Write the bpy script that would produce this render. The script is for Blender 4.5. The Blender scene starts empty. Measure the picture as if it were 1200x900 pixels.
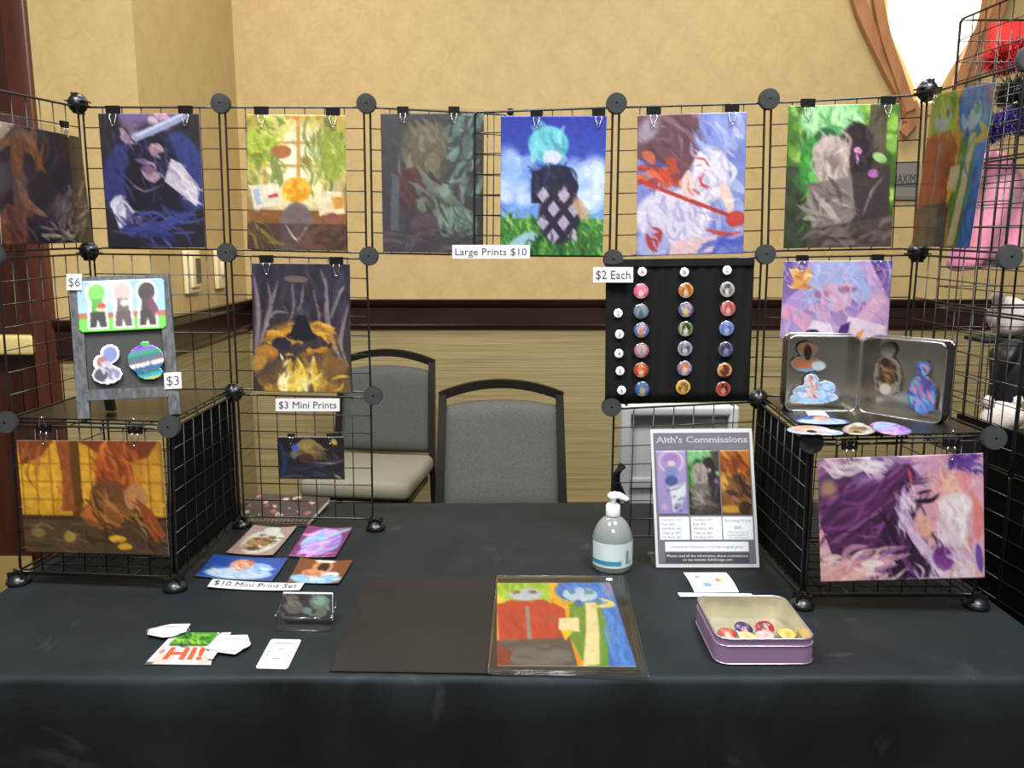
import bpy, bmesh, math, random
import numpy as np
from mathutils import Vector, Matrix

random.seed(7)
SC = bpy.context.scene
COL = SC.collection

# ------------------------------------------------------------------ camera, world, lights, exposure
T = 0.745            # height of the cloth on the table
ZC = 0.6554          # camera above the table top
PITCH = 0.1697
FPX = 980.0
cam_d = bpy.data.cameras.new('camera')
cam_d.sensor_width = 36.0
cam_d.lens = 36.0 * FPX / 1200.0
cam_d.clip_start = 0.05
cam = bpy.data.objects.new('camera', cam_d)
cam.location = (0, 0, T + ZC)
cam.rotation_euler = (math.pi / 2 - PITCH, 0, 0)
COL.objects.link(cam)
SC.camera = cam

world = bpy.data.worlds.new('world')
SC.world = world
world.use_nodes = True
wb = world.node_tree.nodes['Background']
wb.inputs[0].default_value = (1.0, 0.97, 0.93, 1)
wb.inputs[1].default_value = 0.16

def area(name, loc, sx, sy, power, color=(1, 0.985, 0.965), rot=(0, 0, 0)):
    l = bpy.data.lights.new(name, 'AREA')
    l.shape = 'RECTANGLE'; l.size = sx; l.size_y = sy; l.energy = power; l.color = color
    o = bpy.data.objects.new(name, l); o.location = loc; o.rotation_euler = rot
    COL.objects.link(o)
    return o
area('ceiling_lamp', (-0.9, 0.75, 3.3), 0.7, 0.7, 108)
area('ceiling_lamp', (0.9, 0.75, 3.3), 0.7, 0.7, 108)
area('ceiling_lamp', (-1.0, 2.9, 3.5), 0.9, 0.9, 34)
area('ceiling_lamp', (1.2, 2.9, 3.5), 0.9, 0.9, 34)
area('ceiling_lamp', (0, -1.8, 3.3), 1.2, 1.2, 125)

vs = SC.view_settings
vs.view_transform = 'Standard'
try: vs.look = 'None'
except Exception: pass
vs.exposure = 0.08
vs.gamma = 1.0
vs.use_curve_mapping = False

# ------------------------------------------------------------------ helpers: pixel -> place
SP, CP = math.sin(PITCH), math.cos(PITCH)
def ray(px, py):
    a = (px - 600) / FPX; b = -(py - 450) / FPX
    return Vector((a, CP + b * SP, -SP + b * CP))
CAM = Vector((0, 0, T + ZC))
def at(px, py, Y):
    d = ray(px, py); return CAM + d * (Y / d.y)
def on_z(px, py, z=0.0):            # z above the table top
    d = ray(px, py); return CAM + d * ((z - ZC) / d.z)
def on_wall(px, py, A, B, off=0.0): # vertical plane through A,B, shifted towards the camera by off
    A2 = Vector((A[0], A[1])); B2 = Vector((B[0], B[1]))
    n = Vector((-(B2 - A2).y, (B2 - A2).x)).normalized()
    if n.dot(A2) > 0: n = -n
    A2 = A2 + n * off
    d = ray(px, py)
    t = n.dot(A2) / n.dot(Vector((d.x, d.y)))
    return CAM + d * t

def lin(c):
    return c / 12.92 if c <= 0.04045 else ((c + 0.055) / 1.055) ** 2.4
def hexc(h):
    if not isinstance(h, str): return tuple(h)
    h = h.lstrip('#')
    return tuple(lin(int(h[i:i + 2], 16) / 255.0) for i in (0, 2, 4))

# ------------------------------------------------------------------ materials
MATS = {}
def mat(name, color='#808080', rough=0.5, metal=0.0, var=0.0, vscale=30.0, bump=0.0, bscale=200.0, spec=0.5,
        coat=0.0, sheen=0.0, emit=None, estr=0.0, alpha=1.0, trans=0.0, stretch=None):
    if name in MATS: return MATS[name]
    m = bpy.data.materials.new(name); m.use_nodes = True
    nt = m.node_tree; b = nt.nodes['Principled BSDF']
    c = hexc(color)
    b.inputs['Base Color'].default_value = (*c, 1)
    b.inputs['Roughness'].default_value = rough
    b.inputs['Metallic'].default_value = metal
    b.inputs['Specular IOR Level'].default_value = spec
    b.inputs['Coat Weight'].default_value = coat
    b.inputs['Coat Roughness'].default_value = 0.12
    b.inputs['Sheen Weight'].default_value = sheen
    b.inputs['Alpha'].default_value = alpha
    b.inputs['Transmission Weight'].default_value = trans
    if emit:
        b.inputs['Emission Color'].default_value = (*hexc(emit), 1)
        b.inputs['Emission Strength'].default_value = estr
    tc = nt.nodes.new('ShaderNodeTexCoord')
    src = tc.outputs['Object']
    if stretch:
        mp = nt.nodes.new('ShaderNodeMapping'); mp.inputs['Scale'].default_value = stretch
        nt.links.new(src, mp.inputs['Vector']); src = mp.outputs['Vector']
    nz = nt.nodes.new('ShaderNodeTexNoise'); nz.inputs['Scale'].default_value = vscale; nz.inputs['Detail'].default_value = 4
    nt.links.new(src, nz.inputs['Vector'])
    rp = nt.nodes.new('ShaderNodeValToRGB')
    v = max(var, 0.01)
    rp.color_ramp.elements[0].position = 0.3; rp.color_ramp.elements[1].position = 0.7
    rp.color_ramp.elements[0].color = (*[max(0, x * (1 - v)) for x in c], 1)
    rp.color_ramp.elements[1].color = (*[min(1, x * (1 + v)) for x in c], 1)
    nt.links.new(nz.outputs['Fac'], rp.inputs['Fac'])
    nt.links.new(rp.outputs['Color'], b.inputs['Base Color'])
    if bump:
        n2 = nt.nodes.new('ShaderNodeTexNoise'); n2.inputs['Scale'].default_value = bscale
        nt.links.new(src, n2.inputs['Vector'])
        bp = nt.nodes.new('ShaderNodeBump'); bp.inputs['Strength'].default_value = bump; bp.inputs['Distance'].default_value = 0.002
        nt.links.new(n2.outputs['Fac'], bp.inputs['Height']); nt.links.new(bp.outputs['Normal'], b.inputs['Normal'])
    MATS[name] = m
    return m

def printed(name, rough=0.35, coat=0.0, spec=0.5, gain=1.0):
    if name in MATS: return MATS[name]
    m = bpy.data.materials.new(name); m.use_nodes = True
    nt = m.node_tree; b = nt.nodes['Principled BSDF']
    at_ = nt.nodes.new('ShaderNodeAttribute'); at_.attribute_name = 'ink'
    nt.links.new(at_.outputs['Color'], b.inputs['Base Color'])
    b.inputs['Roughness'].default_value = rough; b.inputs['Coat Weight'].default_value = coat
    b.inputs['Coat Roughness'].default_value = 0.1; b.inputs['Specular IOR Level'].default_value = spec
    MATS[name] = m
    return m

def clear(name, tint=(1, 1, 1), gloss=0.08, rough=0.05):
    if name in MATS: return MATS[name]
    m = bpy.data.materials.new(name); m.use_nodes = True
    nt = m.node_tree; nt.nodes.clear()
    out = nt.nodes.new('ShaderNodeOutputMaterial'); mx = nt.nodes.new('ShaderNodeMixShader')
    t = nt.nodes.new('ShaderNodeBsdfTransparent'); t.inputs[0].default_value = (*tint, 1)
    g = nt.nodes.new('ShaderNodeBsdfGlossy'); g.inputs['Roughness'].default_value = rough
    lw = nt.nodes.new('ShaderNodeLayerWeight'); lw.inputs['Blend'].default_value = 0.5
    pw = nt.nodes.new('ShaderNodeMath'); pw.operation = 'POWER'; pw.inputs[1].default_value = 4.0
    ad = nt.nodes.new('ShaderNodeMath'); ad.operation = 'MULTIPLY_ADD'; ad.inputs[1].default_value = 0.22; ad.inputs[2].default_value = gloss; ad.use_clamp = True
    nt.links.new(lw.outputs['Facing'], pw.inputs[0]); nt.links.new(pw.outputs[0], ad.inputs[0]); nt.links.new(ad.outputs[0], mx.inputs[0])
    nt.links.new(t.outputs[0], mx.inputs[1]); nt.links.new(g.outputs[0], mx.inputs[2]); nt.links.new(mx.outputs[0], out.inputs[0])
    MATS[name] = m
    return m

def node_mat(name, rough, build, spec=0.4):
    m = bpy.data.materials.new(name); m.use_nodes = True
    nt = m.node_tree; b = nt.nodes['Principled BSDF']; b.inputs['Roughness'].default_value = rough
    b.inputs['Specular IOR Level'].default_value = spec
    build(nt, b); MATS[name] = m
    return m

def damask(nt, b):      # cream wallpaper with a faint woven ogee pattern
    L = nt.links; N = nt.nodes.new
    tc = N('ShaderNodeTexCoord'); sp = N('ShaderNodeSeparateXYZ'); L.new(tc.outputs['Object'], sp.inputs[0])
    def math_(op, a, bb=None):
        n = N('ShaderNodeMath'); n.operation = op
        for i, v in enumerate((a, bb)):
            if v is None: continue
            if isinstance(v, (int, float)): n.inputs[i].default_value = v
            else: L.new(v, n.inputs[i])
        return n.outputs[0]
    xy = math_('ADD', sp.outputs[0], sp.outputs[1])
    z = sp.outputs[2]
    wob = math_('MULTIPLY', math_('SINE', math_('MULTIPLY', z, 13.0)), 1.1)
    s1 = math_('SINE', math_('ADD', math_('MULTIPLY', xy, 14.0), wob))
    s2 = math_('SINE', math_('SUBTRACT', math_('MULTIPLY', xy, 14.0), wob))
    og = math_('ABSOLUTE', math_('MULTIPLY', s1, s2))
    nz = N('ShaderNodeTexNoise'); nz.inputs['Scale'].default_value = 16; nz.inputs['Detail'].default_value = 5
    nz.inputs['Distortion'].default_value = 2.0
    L.new(tc.outputs['Object'], nz.inputs['Vector'])
    f = math_('ADD', math_('MULTIPLY', og, 0.2), math_('MULTIPLY', nz.outputs['Fac'], 0.75))
    rp = N('ShaderNodeValToRGB'); L.new(f, rp.inputs['Fac'])
    rp.color_ramp.elements[0].position = 0.25; rp.color_ramp.elements[0].color = (*hexc('#b39a66'), 1)
    rp.color_ramp.elements[1].position = 0.6; rp.color_ramp.elements[1].color = (*hexc('#bda470'), 1)
    L.new(rp.outputs['Color'], b.inputs['Base Color'])
    bp = N('ShaderNodeBump'); bp.inputs['Strength'].default_value = 0.25; bp.inputs['Distance'].default_value = 0.003
    L.new(f, bp.inputs['Height']); L.new(bp.outputs['Normal'], b.inputs['Normal'])
node_mat('damask_wallpaper', 0.55, damask)

def grass(nt, b):       # tan wallcovering with horizontal reed lines
    L = nt.links; N = nt.nodes.new
    tc = N('ShaderNodeTexCoord'); mp = N('ShaderNodeMapping'); mp.inputs['Scale'].default_value = (1.3, 1.3, 130)
    L.new(tc.outputs['Object'], mp.inputs['Vector'])
    nz = N('ShaderNodeTexNoise'); nz.inputs['Scale'].default_value = 1.6; nz.inputs['Detail'].default_value = 3
    L.new(mp.outputs['Vector'], nz.inputs['Vector'])
    rp = N('ShaderNodeValToRGB'); L.new(nz.outputs['Fac'], rp.inputs['Fac'])
    rp.color_ramp.elements[0].position = 0.33; rp.color_ramp.elements[0].color = (*hexc('#85754b'), 1)
    rp.color_ramp.elements[1].position = 0.62; rp.color_ramp.elements[1].color = (*hexc('#a39368'), 1)
    L.new(rp.outputs['Color'], b.inputs['Base Color'])
    bp = N('ShaderNodeBump'); bp.inputs['Strength'].default_value = 0.2; bp.inputs['Distance'].default_value = 0.002
    L.new(nz.outputs['Fac'], bp.inputs['Height']); L.new(bp.outputs['Normal'], b.inputs['Normal'])
node_mat('reed_wallcovering', 0.7, grass)

def cloth(nt, b):       # black polyester: weave, chalky rubs
    L = nt.links; N = nt.nodes.new
    tc = N('ShaderNodeTexCoord')
    nz = N('ShaderNodeTexNoise'); nz.inputs['Scale'].default_value = 5; nz.inputs['Detail'].default_value = 6; nz.inputs['Distortion'].default_value = 1.5
    L.new(tc.outputs['Object'], nz.inputs['Vector'])
    rp = N('ShaderNodeValToRGB'); L.new(nz.outputs['Fac'], rp.inputs['Fac'])
    rp.color_ramp.elements[0].position = 0.35; rp.color_ramp.elements[0].color = (0.0078, 0.0102, 0.0120, 1)
    rp.color_ramp.elements[1].position = 0.75; rp.color_ramp.elements[1].color = (0.0118, 0.0150, 0.0172, 1)
    sm = N('ShaderNodeTexNoise'); sm.inputs['Scale'].default_value = 3.2; sm.inputs['Detail'].default_value = 8; sm.inputs['Distortion'].default_value = 3.5
    L.new(tc.outputs['Object'], sm.inputs['Vector'])
    r2 = N('ShaderNodeValToRGB'); L.new(sm.outputs['Fac'], r2.inputs['Fac'])
    r2.color_ramp.elements[0].position = 0.63; r2.color_ramp.elements[0].color = (0, 0, 0, 1)
    r2.color_ramp.elements[1].position = 0.80; r2.color_ramp.elements[1].color = (0.022, 0.024, 0.026, 1)
    mx = N('ShaderNodeMixRGB'); mx.blend_type = 'ADD'; mx.inputs[0].default_value = 1.0
    L.new(rp.outputs['Color'], mx.inputs[1]); L.new(r2.outputs['Color'], mx.inputs[2])
    L.new(mx.outputs[0], b.inputs['Base Color'])
    b.inputs['Specular Tint'].default_value = (0.8, 0.93, 1.0, 1); b.inputs['Sheen Weight'].default_value = 0.12; b.inputs['Sheen Roughness'].default_value = 0.22; b.inputs['Sheen Tint'].default_value = (0.82, 0.94, 1.0, 1)
    n2 = N('ShaderNodeTexNoise'); n2.inputs['Scale'].default_value = 900
    L.new(tc.outputs['Object'], n2.inputs['Vector'])
    bp = N('ShaderNodeBump'); bp.inputs['Strength'].default_value = 0.3; bp.inputs['Distance'].default_value = 0.001
    L.new(n2.outputs['Fac'], bp.inputs['Height']); L.new(bp.outputs['Normal'], b.inputs['Normal'])
node_mat('black_cloth', 0.5, cloth, 0.12)

WIRE = mat('black_wire', '#101010', 0.35, 0.0, spec=0.6)
BLKP = mat('gloss_black_plastic', '#0f1011', 0.35)
PLAST = mat('black_plastic', '#131617', 0.7, spec=0.2, bump=0.15, bscale=150)
SHEET = mat('black_sheet', '#16140f', 0.32, var=0.1, spec=0.6)
SHEETD = mat('black_side_sheet', '#040404', 0.8, spec=0.1)
PAPER = mat('white_paper', '#cbcbcd', 0.6)
INK = mat('dark_ink', '#33363d', 0.6)
INKB = mat('black_ink', '#1c1c20', 0.6)
CHROME = mat('chrome', '#d8d8d8', 0.18, 1.0)
WOODD = mat('dark_wood', '#3a1a0e', 0.38, var=0.35, vscale=3, stretch=(8, 8, 0.7))
TRIMW = mat('mahogany_trim', '#24100a', 0.3, var=0.25, vscale=5, stretch=(0.6, 0.6, 10), coat=0.3)
PRINT = printed('glossy_print', 0.38)
MATTE = printed('matte_print', 0.55)
FOIL = printed('button_print', 0.2, coat=0.6)
SLEEVE = clear('clear_sleeve', (0.97, 0.97, 0.96), 0.035, 0.12)
ACRYL = clear('clear_acrylic', (0.96, 0.97, 0.97), 0.03, 0.03)

# ------------------------------------------------------------------ mesh building
class MB:
    def __init__(s): s.v = []; s.f = []; s.c = None; s.sm = []
    def add(s, vs, fs, smooth=False):
        o = len(s.v); s.v += [Vector(x) for x in vs]
        s.f += [tuple(i + o for i in f) for f in fs]; s.sm += [smooth] * len(fs)
        return s
    def box(s, c, size, M=None, bev=0.0):
        x, y, z = size[0] / 2, size[1] / 2, size[2] / 2
        if bev <= 0:
            vs = [(-x, -y, -z), (x, -y, -z), (x, y, -z), (-x, y, -z), (-x, -y, z), (x, -y, z), (x, y, z), (-x, y, z)]
            fs = [(3, 2, 1, 0), (4, 5, 6, 7), (0, 1, 5, 4), (1, 2, 6, 5), (2, 3, 7, 6), (3, 0, 4, 7)]
        else:
            bm = bmesh.new(); bmesh.ops.create_cube(bm, size=1)
            for v in bm.verts: v.co = Vector((v.co.x * size[0], v.co.y * size[1], v.co.z * size[2]))
            bmesh.ops.bevel(bm, geom=bm.edges[:], offset=bev, segments=3, affect='EDGES', profile=0.5)
            bm.verts.index_update()
            vs = [v.co.copy() for v in bm.verts]; fs = [tuple(v.index for v in f.verts) for f in bm.faces]; bm.free()
        vs = [Vector(v) for v in vs]
        if M is not None: vs = [M.to_3x3() @ v for v in vs]
        c = Vector(c)
        return s.add([v + c for v in vs], fs, bev > 0)
    def tube(s, pts, r, n=6, closed=False, caps=True):
        pts = [Vector(p) for p in pts]; m = len(pts); rings = []
        for i, p in enumerate(pts):
            if closed: d = pts[(i + 1) % m] - pts[i - 1]
            else: d = pts[min(i + 1, m - 1)] - pts[max(i - 1, 0)]
            d.normalize()
            up = Vector((0, 0, 1)) if abs(d.z) < 0.9 else Vector((0, 1, 0))
            a = d.cross(up).normalized(); b = d.cross(a)
            rr = r[i] if isinstance(r, (list, tuple)) else r
            rings.append([p + a * (rr * math.cos(2 * math.pi * k / n)) + b * (rr * math.sin(2 * math.pi * k / n)) for k in range(n)])
        vs = [v for q in rings for v in q]; fs = []
        for i in range(m if closed else m - 1):
            j = (i + 1) % m
            for k in range(n):
                fs.append((i * n + k, i * n + (k + 1) % n, j * n + (k + 1) % n, j * n + k))
        if caps and not closed:
            fs.append(tuple(range(n))); fs.append(tuple((m - 1) * n + k for k in reversed(range(n))))
        return s.add(vs, fs, True)
    def bar(s, pts, w, t, side):    # flat bar along pts, width w across 'side', thickness t
        pts = [Vector(p) for p in pts]; m = len(pts); vs = []; side = Vector(side).normalized()
        for i, p in enumerate(pts):
            d = (pts[min(i + 1, m - 1)] - pts[max(i - 1, 0)]).normalized()
            nn = d.cross(side).normalized()
            ww = w[i] if isinstance(w, (list, tuple)) else w
            for a, b in ((-1, -1), (1, -1), (1, 1), (-1, 1)): vs.append(p + nn * (a * ww / 2) + side * (b * t / 2))
        fs = []
        for i in range(m - 1):
            for k in range(4): fs.append((i * 4 + k, i * 4 + (k + 1) % 4, i * 4 + 4 + (k + 1) % 4, i * 4 + 4 + k))
        fs += [(3, 2, 1, 0), tuple((m - 1) * 4 + k for k in range(4))]
        return s.add(vs, fs)
    def lathe(s, prof, n=24, c=(0, 0, 0), M=None):
        vs = []; fs = []; c = Vector(c)
        for r, z in prof:
            for k in range(n):
                v = Vector((r * math.cos(2 * math.pi * k / n), r * math.sin(2 * math.pi * k / n), z))
                if M is not None: v = M.to_3x3() @ v
                vs.append(v + c)
        for i in range(len(prof) - 1):
            for k in range(n): fs.append((i * n + k, i * n + (k + 1) % n, (i + 1) * n + (k + 1) % n, (i + 1) * n + k))
        fs.append(tuple(reversed(range(n)))); fs.append(tuple((len(prof) - 1) * n + k for k in range(n)))
        return s.add(vs, fs, True)
    def prism(s, poly, d):          # polygon (3D points) pushed along d
        n = len(poly); d = Vector(d); poly = [Vector(p) for p in poly]
        fs = [tuple(range(n)), tuple(reversed(range(n, 2 * n)))]
        fs += [(k, n + k, n + (k + 1) % n, (k + 1) % n) for k in range(n)]
        return s.add(poly + [p + d for p in poly], fs)
    def build(s, name, m, parent=None, origin=None, cols=None):
        if parent is not None:
            r = parent
            while r.parent: r = r.parent
            org = Vector(r.location)
        elif origin is not None: org = Vector(origin)
        else:
            xs = [v.x for v in s.v]; ys = [v.y for v in s.v]; zs = [v.z for v in s.v]
            org = Vector(((min(xs) + max(xs)) / 2, (min(ys) + max(ys)) / 2, min(zs)))
        me = bpy.data.meshes.new(name)
        me.from_pydata([tuple(v - org) for v in s.v], [], s.f)
        me.polygons.foreach_set('use_smooth', s.sm)
        me.materials.append(m)
        if cols is not None:
            a = me.attributes.new('ink', 'FLOAT_COLOR', 'POINT')
            arr = np.ones((len(s.v), 4), np.float32); arr[:, :3] = cols
            a.data.foreach_set('color', arr.ravel())
        bm = bmesh.new(); bm.from_mesh(me); bmesh.ops.recalc_face_normals(bm, faces=bm.faces[:]); bm.to_mesh(me); bm.free()
        me.update()
        o = bpy.data.objects.new(name, me); COL.objects.link(o)
        if parent is not None: o.parent = parent
        else: o.location = org
        return o

def tag(o, label=None, cat=None, group=None, kind=None):
    if label: o['label'] = label
    if cat: o['category'] = cat
    if group: o['group'] = group
    if kind: o['kind'] = kind
    return o
def thing(name, loc, label, cat, group=None, rz=0.0):
    o = bpy.data.objects.new(name, None); COL.objects.link(o); o.empty_display_size = 0.05
    o.location = loc; o.rotation_euler = (0, 0, rz)
    return tag(o, label, cat, group)
def copy_tree(o, parent=None):
    c = o.copy(); COL.objects.link(c); c.parent = parent
    for ch in list(o.children): copy_tree(ch, c)
    return c

# ------------------------------------------------------------------ painting prints (ink per vertex)
class Art:
    ink = 0.66
    def __init__(s, w, h, top, bot=None, asp=None):
        s.w, s.h = w, h
        s.asp = asp or (w / h)
        u = (np.arange(w) + 0.5) / w; v = (np.arange(h) + 0.5) / h
        s.u, s.v = np.meshgrid(u, v)
        a = np.array(s.srgb(top)); b = np.array(s.srgb(bot or top))
        s.im = a[None, None] * (1 - s.v[..., None]) + b[None, None] * s.v[..., None]
        s.x = s.u * s.asp; s.mask = np.ones((h, w), bool)
        s.rng = np.random.RandomState(w * 7 + h)
    @staticmethod
    def srgb(h): h = h.lstrip('#'); return [int(h[i:i + 2], 16) / 255 for i in (0, 2, 4)]
    def put(s, m, col, a=1.0):
        m = (np.clip(m, 0, 1) * a)[..., None]; s.im = s.im * (1 - m) + np.array(s.srgb(col)) * m; return s
    def em(s, u, v, ru, rv, soft, rot=0):
        dx = (s.u - u) * s.asp; dy = s.v - v; c, n = math.cos(rot), math.sin(rot)
        x = (dx * c + dy * n) / (ru * s.asp); y = (-dx * n + dy * c) / rv
        return (1 - np.sqrt(x * x + y * y)) / max(soft, 0.02) + 0.5
    def e(s, u, v, ru, rv, col, a=1.0, soft=0.15, rot=0): return s.put(s.em(u, v, ru, rv, soft, rot), col, a)
    def pm(s, pts):
        m = np.zeros((s.h, s.w))
        for ou, ov in ((-.25, -.25), (.25, -.25), (-.25, .25), (.25, .25)):
            U = s.u + ou / s.w; V = s.v + ov / s.h; ins = np.zeros((s.h, s.w), bool); n = len(pts)
            for i in range(n):
                x1, y1 = pts[i]; x2, y2 = pts[i - 1]
                cnd = ((y1 > V) != (y2 > V)) & (U < (x2 - x1) * (V - y1) / ((y2 - y1) or 1e-9) + x1)
                ins ^= cnd
            m += ins * .25
        return m
    def p(s, pts, col, a=1.0): return s.put(s.pm(pts), col, a)
    def r(s, u0, v0, u1, v1, col, a=1.0): return s.p([(u0, v0), (u1, v0), (u1, v1), (u0, v1)], col, a)
    def s_(s, pts, w, col, a=1.0, taper=True):
        P = [np.array(q, float) for q in pts]; S = []
        Q = [2 * P[0] - P[1]] + P + [2 * P[-1] - P[-2]]
        for i in range(1, len(Q) - 2):
            for t in np.linspace(0, 1, int(min(40, max(6, np.hypot((P[i] - P[i-1])[0], (P[i] - P[i-1])[1]) * s.h * .8))) if i < len(P) else 9):
                p0, p1, p2, p3 = Q[i - 1:i + 3]
                S.append(.5 * (2 * p1 + (p2 - p0) * t + (2 * p0 - 5 * p1 + 4 * p2 - p3) * t * t + (3 * p1 - p0 - 3 * p2 + p3) * t ** 3))
        n = len(S); A_ = np.array(S); g = w + 1.5 / s.h
        i0 = max(0, int((A_[:, 0].min() - g / s.asp) * s.w)); i1 = min(s.w, int((A_[:, 0].max() + g / s.asp) * s.w) + 2)
        j0 = max(0, int((A_[:, 1].min() - g) * s.h)); j1 = min(s.h, int((A_[:, 1].max() + g) * s.h) + 2)
        if i1 <= i0 or j1 <= j0: return s
        U = s.u[j0:j1, i0:i1]; V = s.v[j0:j1, i0:i1]; m = np.zeros(U.shape)
        for k, q in enumerate(S):
            ww = w * (math.sin(math.pi * (k + .6) / (n + .2)) ** .6 if taper else 1) + 1e-6
            d = np.sqrt(((U - q[0]) * s.asp) ** 2 + (V - q[1]) ** 2)
            m = np.maximum(m, np.clip((ww - d) * s.h + .5, 0, 1))
        m = (m * a)[..., None]; c = np.array(s.srgb(col)) if isinstance(col, str) else np.array(col)
        s.im[j0:j1, i0:i1] = s.im[j0:j1, i0:i1] * (1 - m) + c * m
        return s
    def detail(s, n=260, ln=.07, w=.005, amp=.22):
        R = s.rng; gy, gx = np.gradient(s.im.mean(2))
        for i in range(n):
            u, v = R.rand(), R.rand(); i_, j_ = min(s.w - 1, int(u * s.w)), min(s.h - 1, int(v * s.h))
            c = np.clip(s.im[j_, i_] * (1 + amp * (R.rand() * 2 - 1)) + .03 * (R.rand() - .5), 0, 1)
            t = math.atan2(gy[j_, i_], gx[j_, i_]) + math.pi / 2 + (R.rand() - .5) * .7; l = ln * (.4 + R.rand())
            dx, dy = math.cos(t) * l / s.asp, math.sin(t) * l; b = (R.rand() - .5) * .4
            s.s_([(u - dx / 2, v - dy / 2), (u - dy * b / s.asp, v + dx * b * s.asp), (u + dx / 2, v + dy / 2)], w * (.5 + R.rand()), c, .8)
        return s
    def many(s, n, box, ln, w, ang, spread, cols, a=0.7, curve=0.3):
        R = s.rng
        for i in range(n):
            u = box[0] + (box[2] - box[0]) * R.rand(); v = box[1] + (box[3] - box[1]) * R.rand()
            t = ang + spread * (R.rand() - .5) * 2; l = ln * (.5 + R.rand())
            dx, dy = math.cos(t) * l / s.asp, math.sin(t) * l; c = curve * (R.rand() - .5) * 2
            s.s_([(u - dx / 2, v - dy / 2), (u - dy * c / s.asp, v + dx * c * s.asp), (u + dx / 2, v + dy / 2)], w * (.5 + R.rand()), cols[R.randint(len(cols))], a)
        return s
    def dots(s, n, box, r, cols, a=0.7, soft=0.4):
        R = s.rng
        for i in range(n):
            u = box[0] + (box[2] - box[0]) * R.rand(); v = box[1] + (box[3] - box[1]) * R.rand(); q = r * (.4 + R.rand())
            s.e(u, v, q / s.asp, q * (.6 + .6 * R.rand()), cols[R.randint(len(cols))], a, soft, R.rand() * 3)
        return s
    def grain(s, amp=0.05):
        R = s.rng; k = 6
        g = R.rand(s.h // k + 2, s.w // k + 2)
        g = np.kron(g, np.ones((k, k)))[:s.h, :s.w]
        s.im = np.clip(s.im * (1 + amp * (g - .5)[..., None] + amp * (R.rand(s.h, s.w) - .5)[..., None]), 0, 1); return s
    def gain(s, g, lift=0.0, tint='#808080'):
        s.im = np.clip(s.im * g * (1 - lift) + lift * np.array(s.srgb(tint)), 0, 1); return s
    def linear(s):
        c = np.clip(s.im, 0, 1); return np.where(c <= .04045, c / 12.92, ((c + .055) / 1.055) ** 2.4) * s.ink

class Quad:
    """flat piece: corners TL, TR, BR, BL"""
    def __init__(s, tl, tr, br, bl):
        s.q = [Vector(x) for x in (tl, tr, br, bl)]
        s.n = (s.q[3] - s.q[0]).cross(s.q[1] - s.q[0]).normalized()
        if s.n.dot(CAM - s.q[0]) < 0: s.n = -s.n
        s.w = ((s.q[1] - s.q[0]).length + (s.q[2] - s.q[3]).length) / 2
        s.h = ((s.q[3] - s.q[0]).length + (s.q[2] - s.q[1]).length) / 2
        s.curl = None
    def P(s, u, v, h=0.0):
        a, b, c, d = s.q
        x = (a * (1 - u) + b * u) * (1 - v) + (d * (1 - u) + c * u) * v
        if s.curl: h += s.curl(u, v)
        return x + s.n * h
    def sub(s, u0, v0, u1, v1, h=0.0):
        return Quad(s.P(u0, v0, h), s.P(u1, v0, h), s.P(u1, v1, h), s.P(u0, v1, h))
def quad_px(f, *px): return Quad(*[f(x, y) for x, y in px])

def slab(q, name, m, thick=0.0008, parent=None, nu=1, nv=1, h=0.0):
    """plain sheet of real thickness"""
    b = MB(); vs = []
    for j in range(nv + 1):
        for i in range(nu + 1): vs.append(q.P(i / nu, j / nv, h))
    k = len(vs)
    vs += [v - q.n * thick for v in vs]; fs = []
    W = nu + 1
    for j in range(nv):
        for i in range(nu):
            a = j * W + i; fs += [(a, a + 1, a + W + 1, a + W), (k + a, k + a + W, k + a + W + 1, k + a + 1)]
    edge = [i for i in range(nu)] + [j * W + nu for j in range(nv)] + [nv * W + nu - i for i in range(nu)] + [(nv - j) * W for j in range(nv)]
    for i in range(len(edge)):
        a, c = edge[i], edge[(i + 1) % len(edge)]; fs.append((a, a + k, c + k, c))
    b.add(vs, fs, nu > 1)
    return b.build(name, m, parent)

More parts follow.
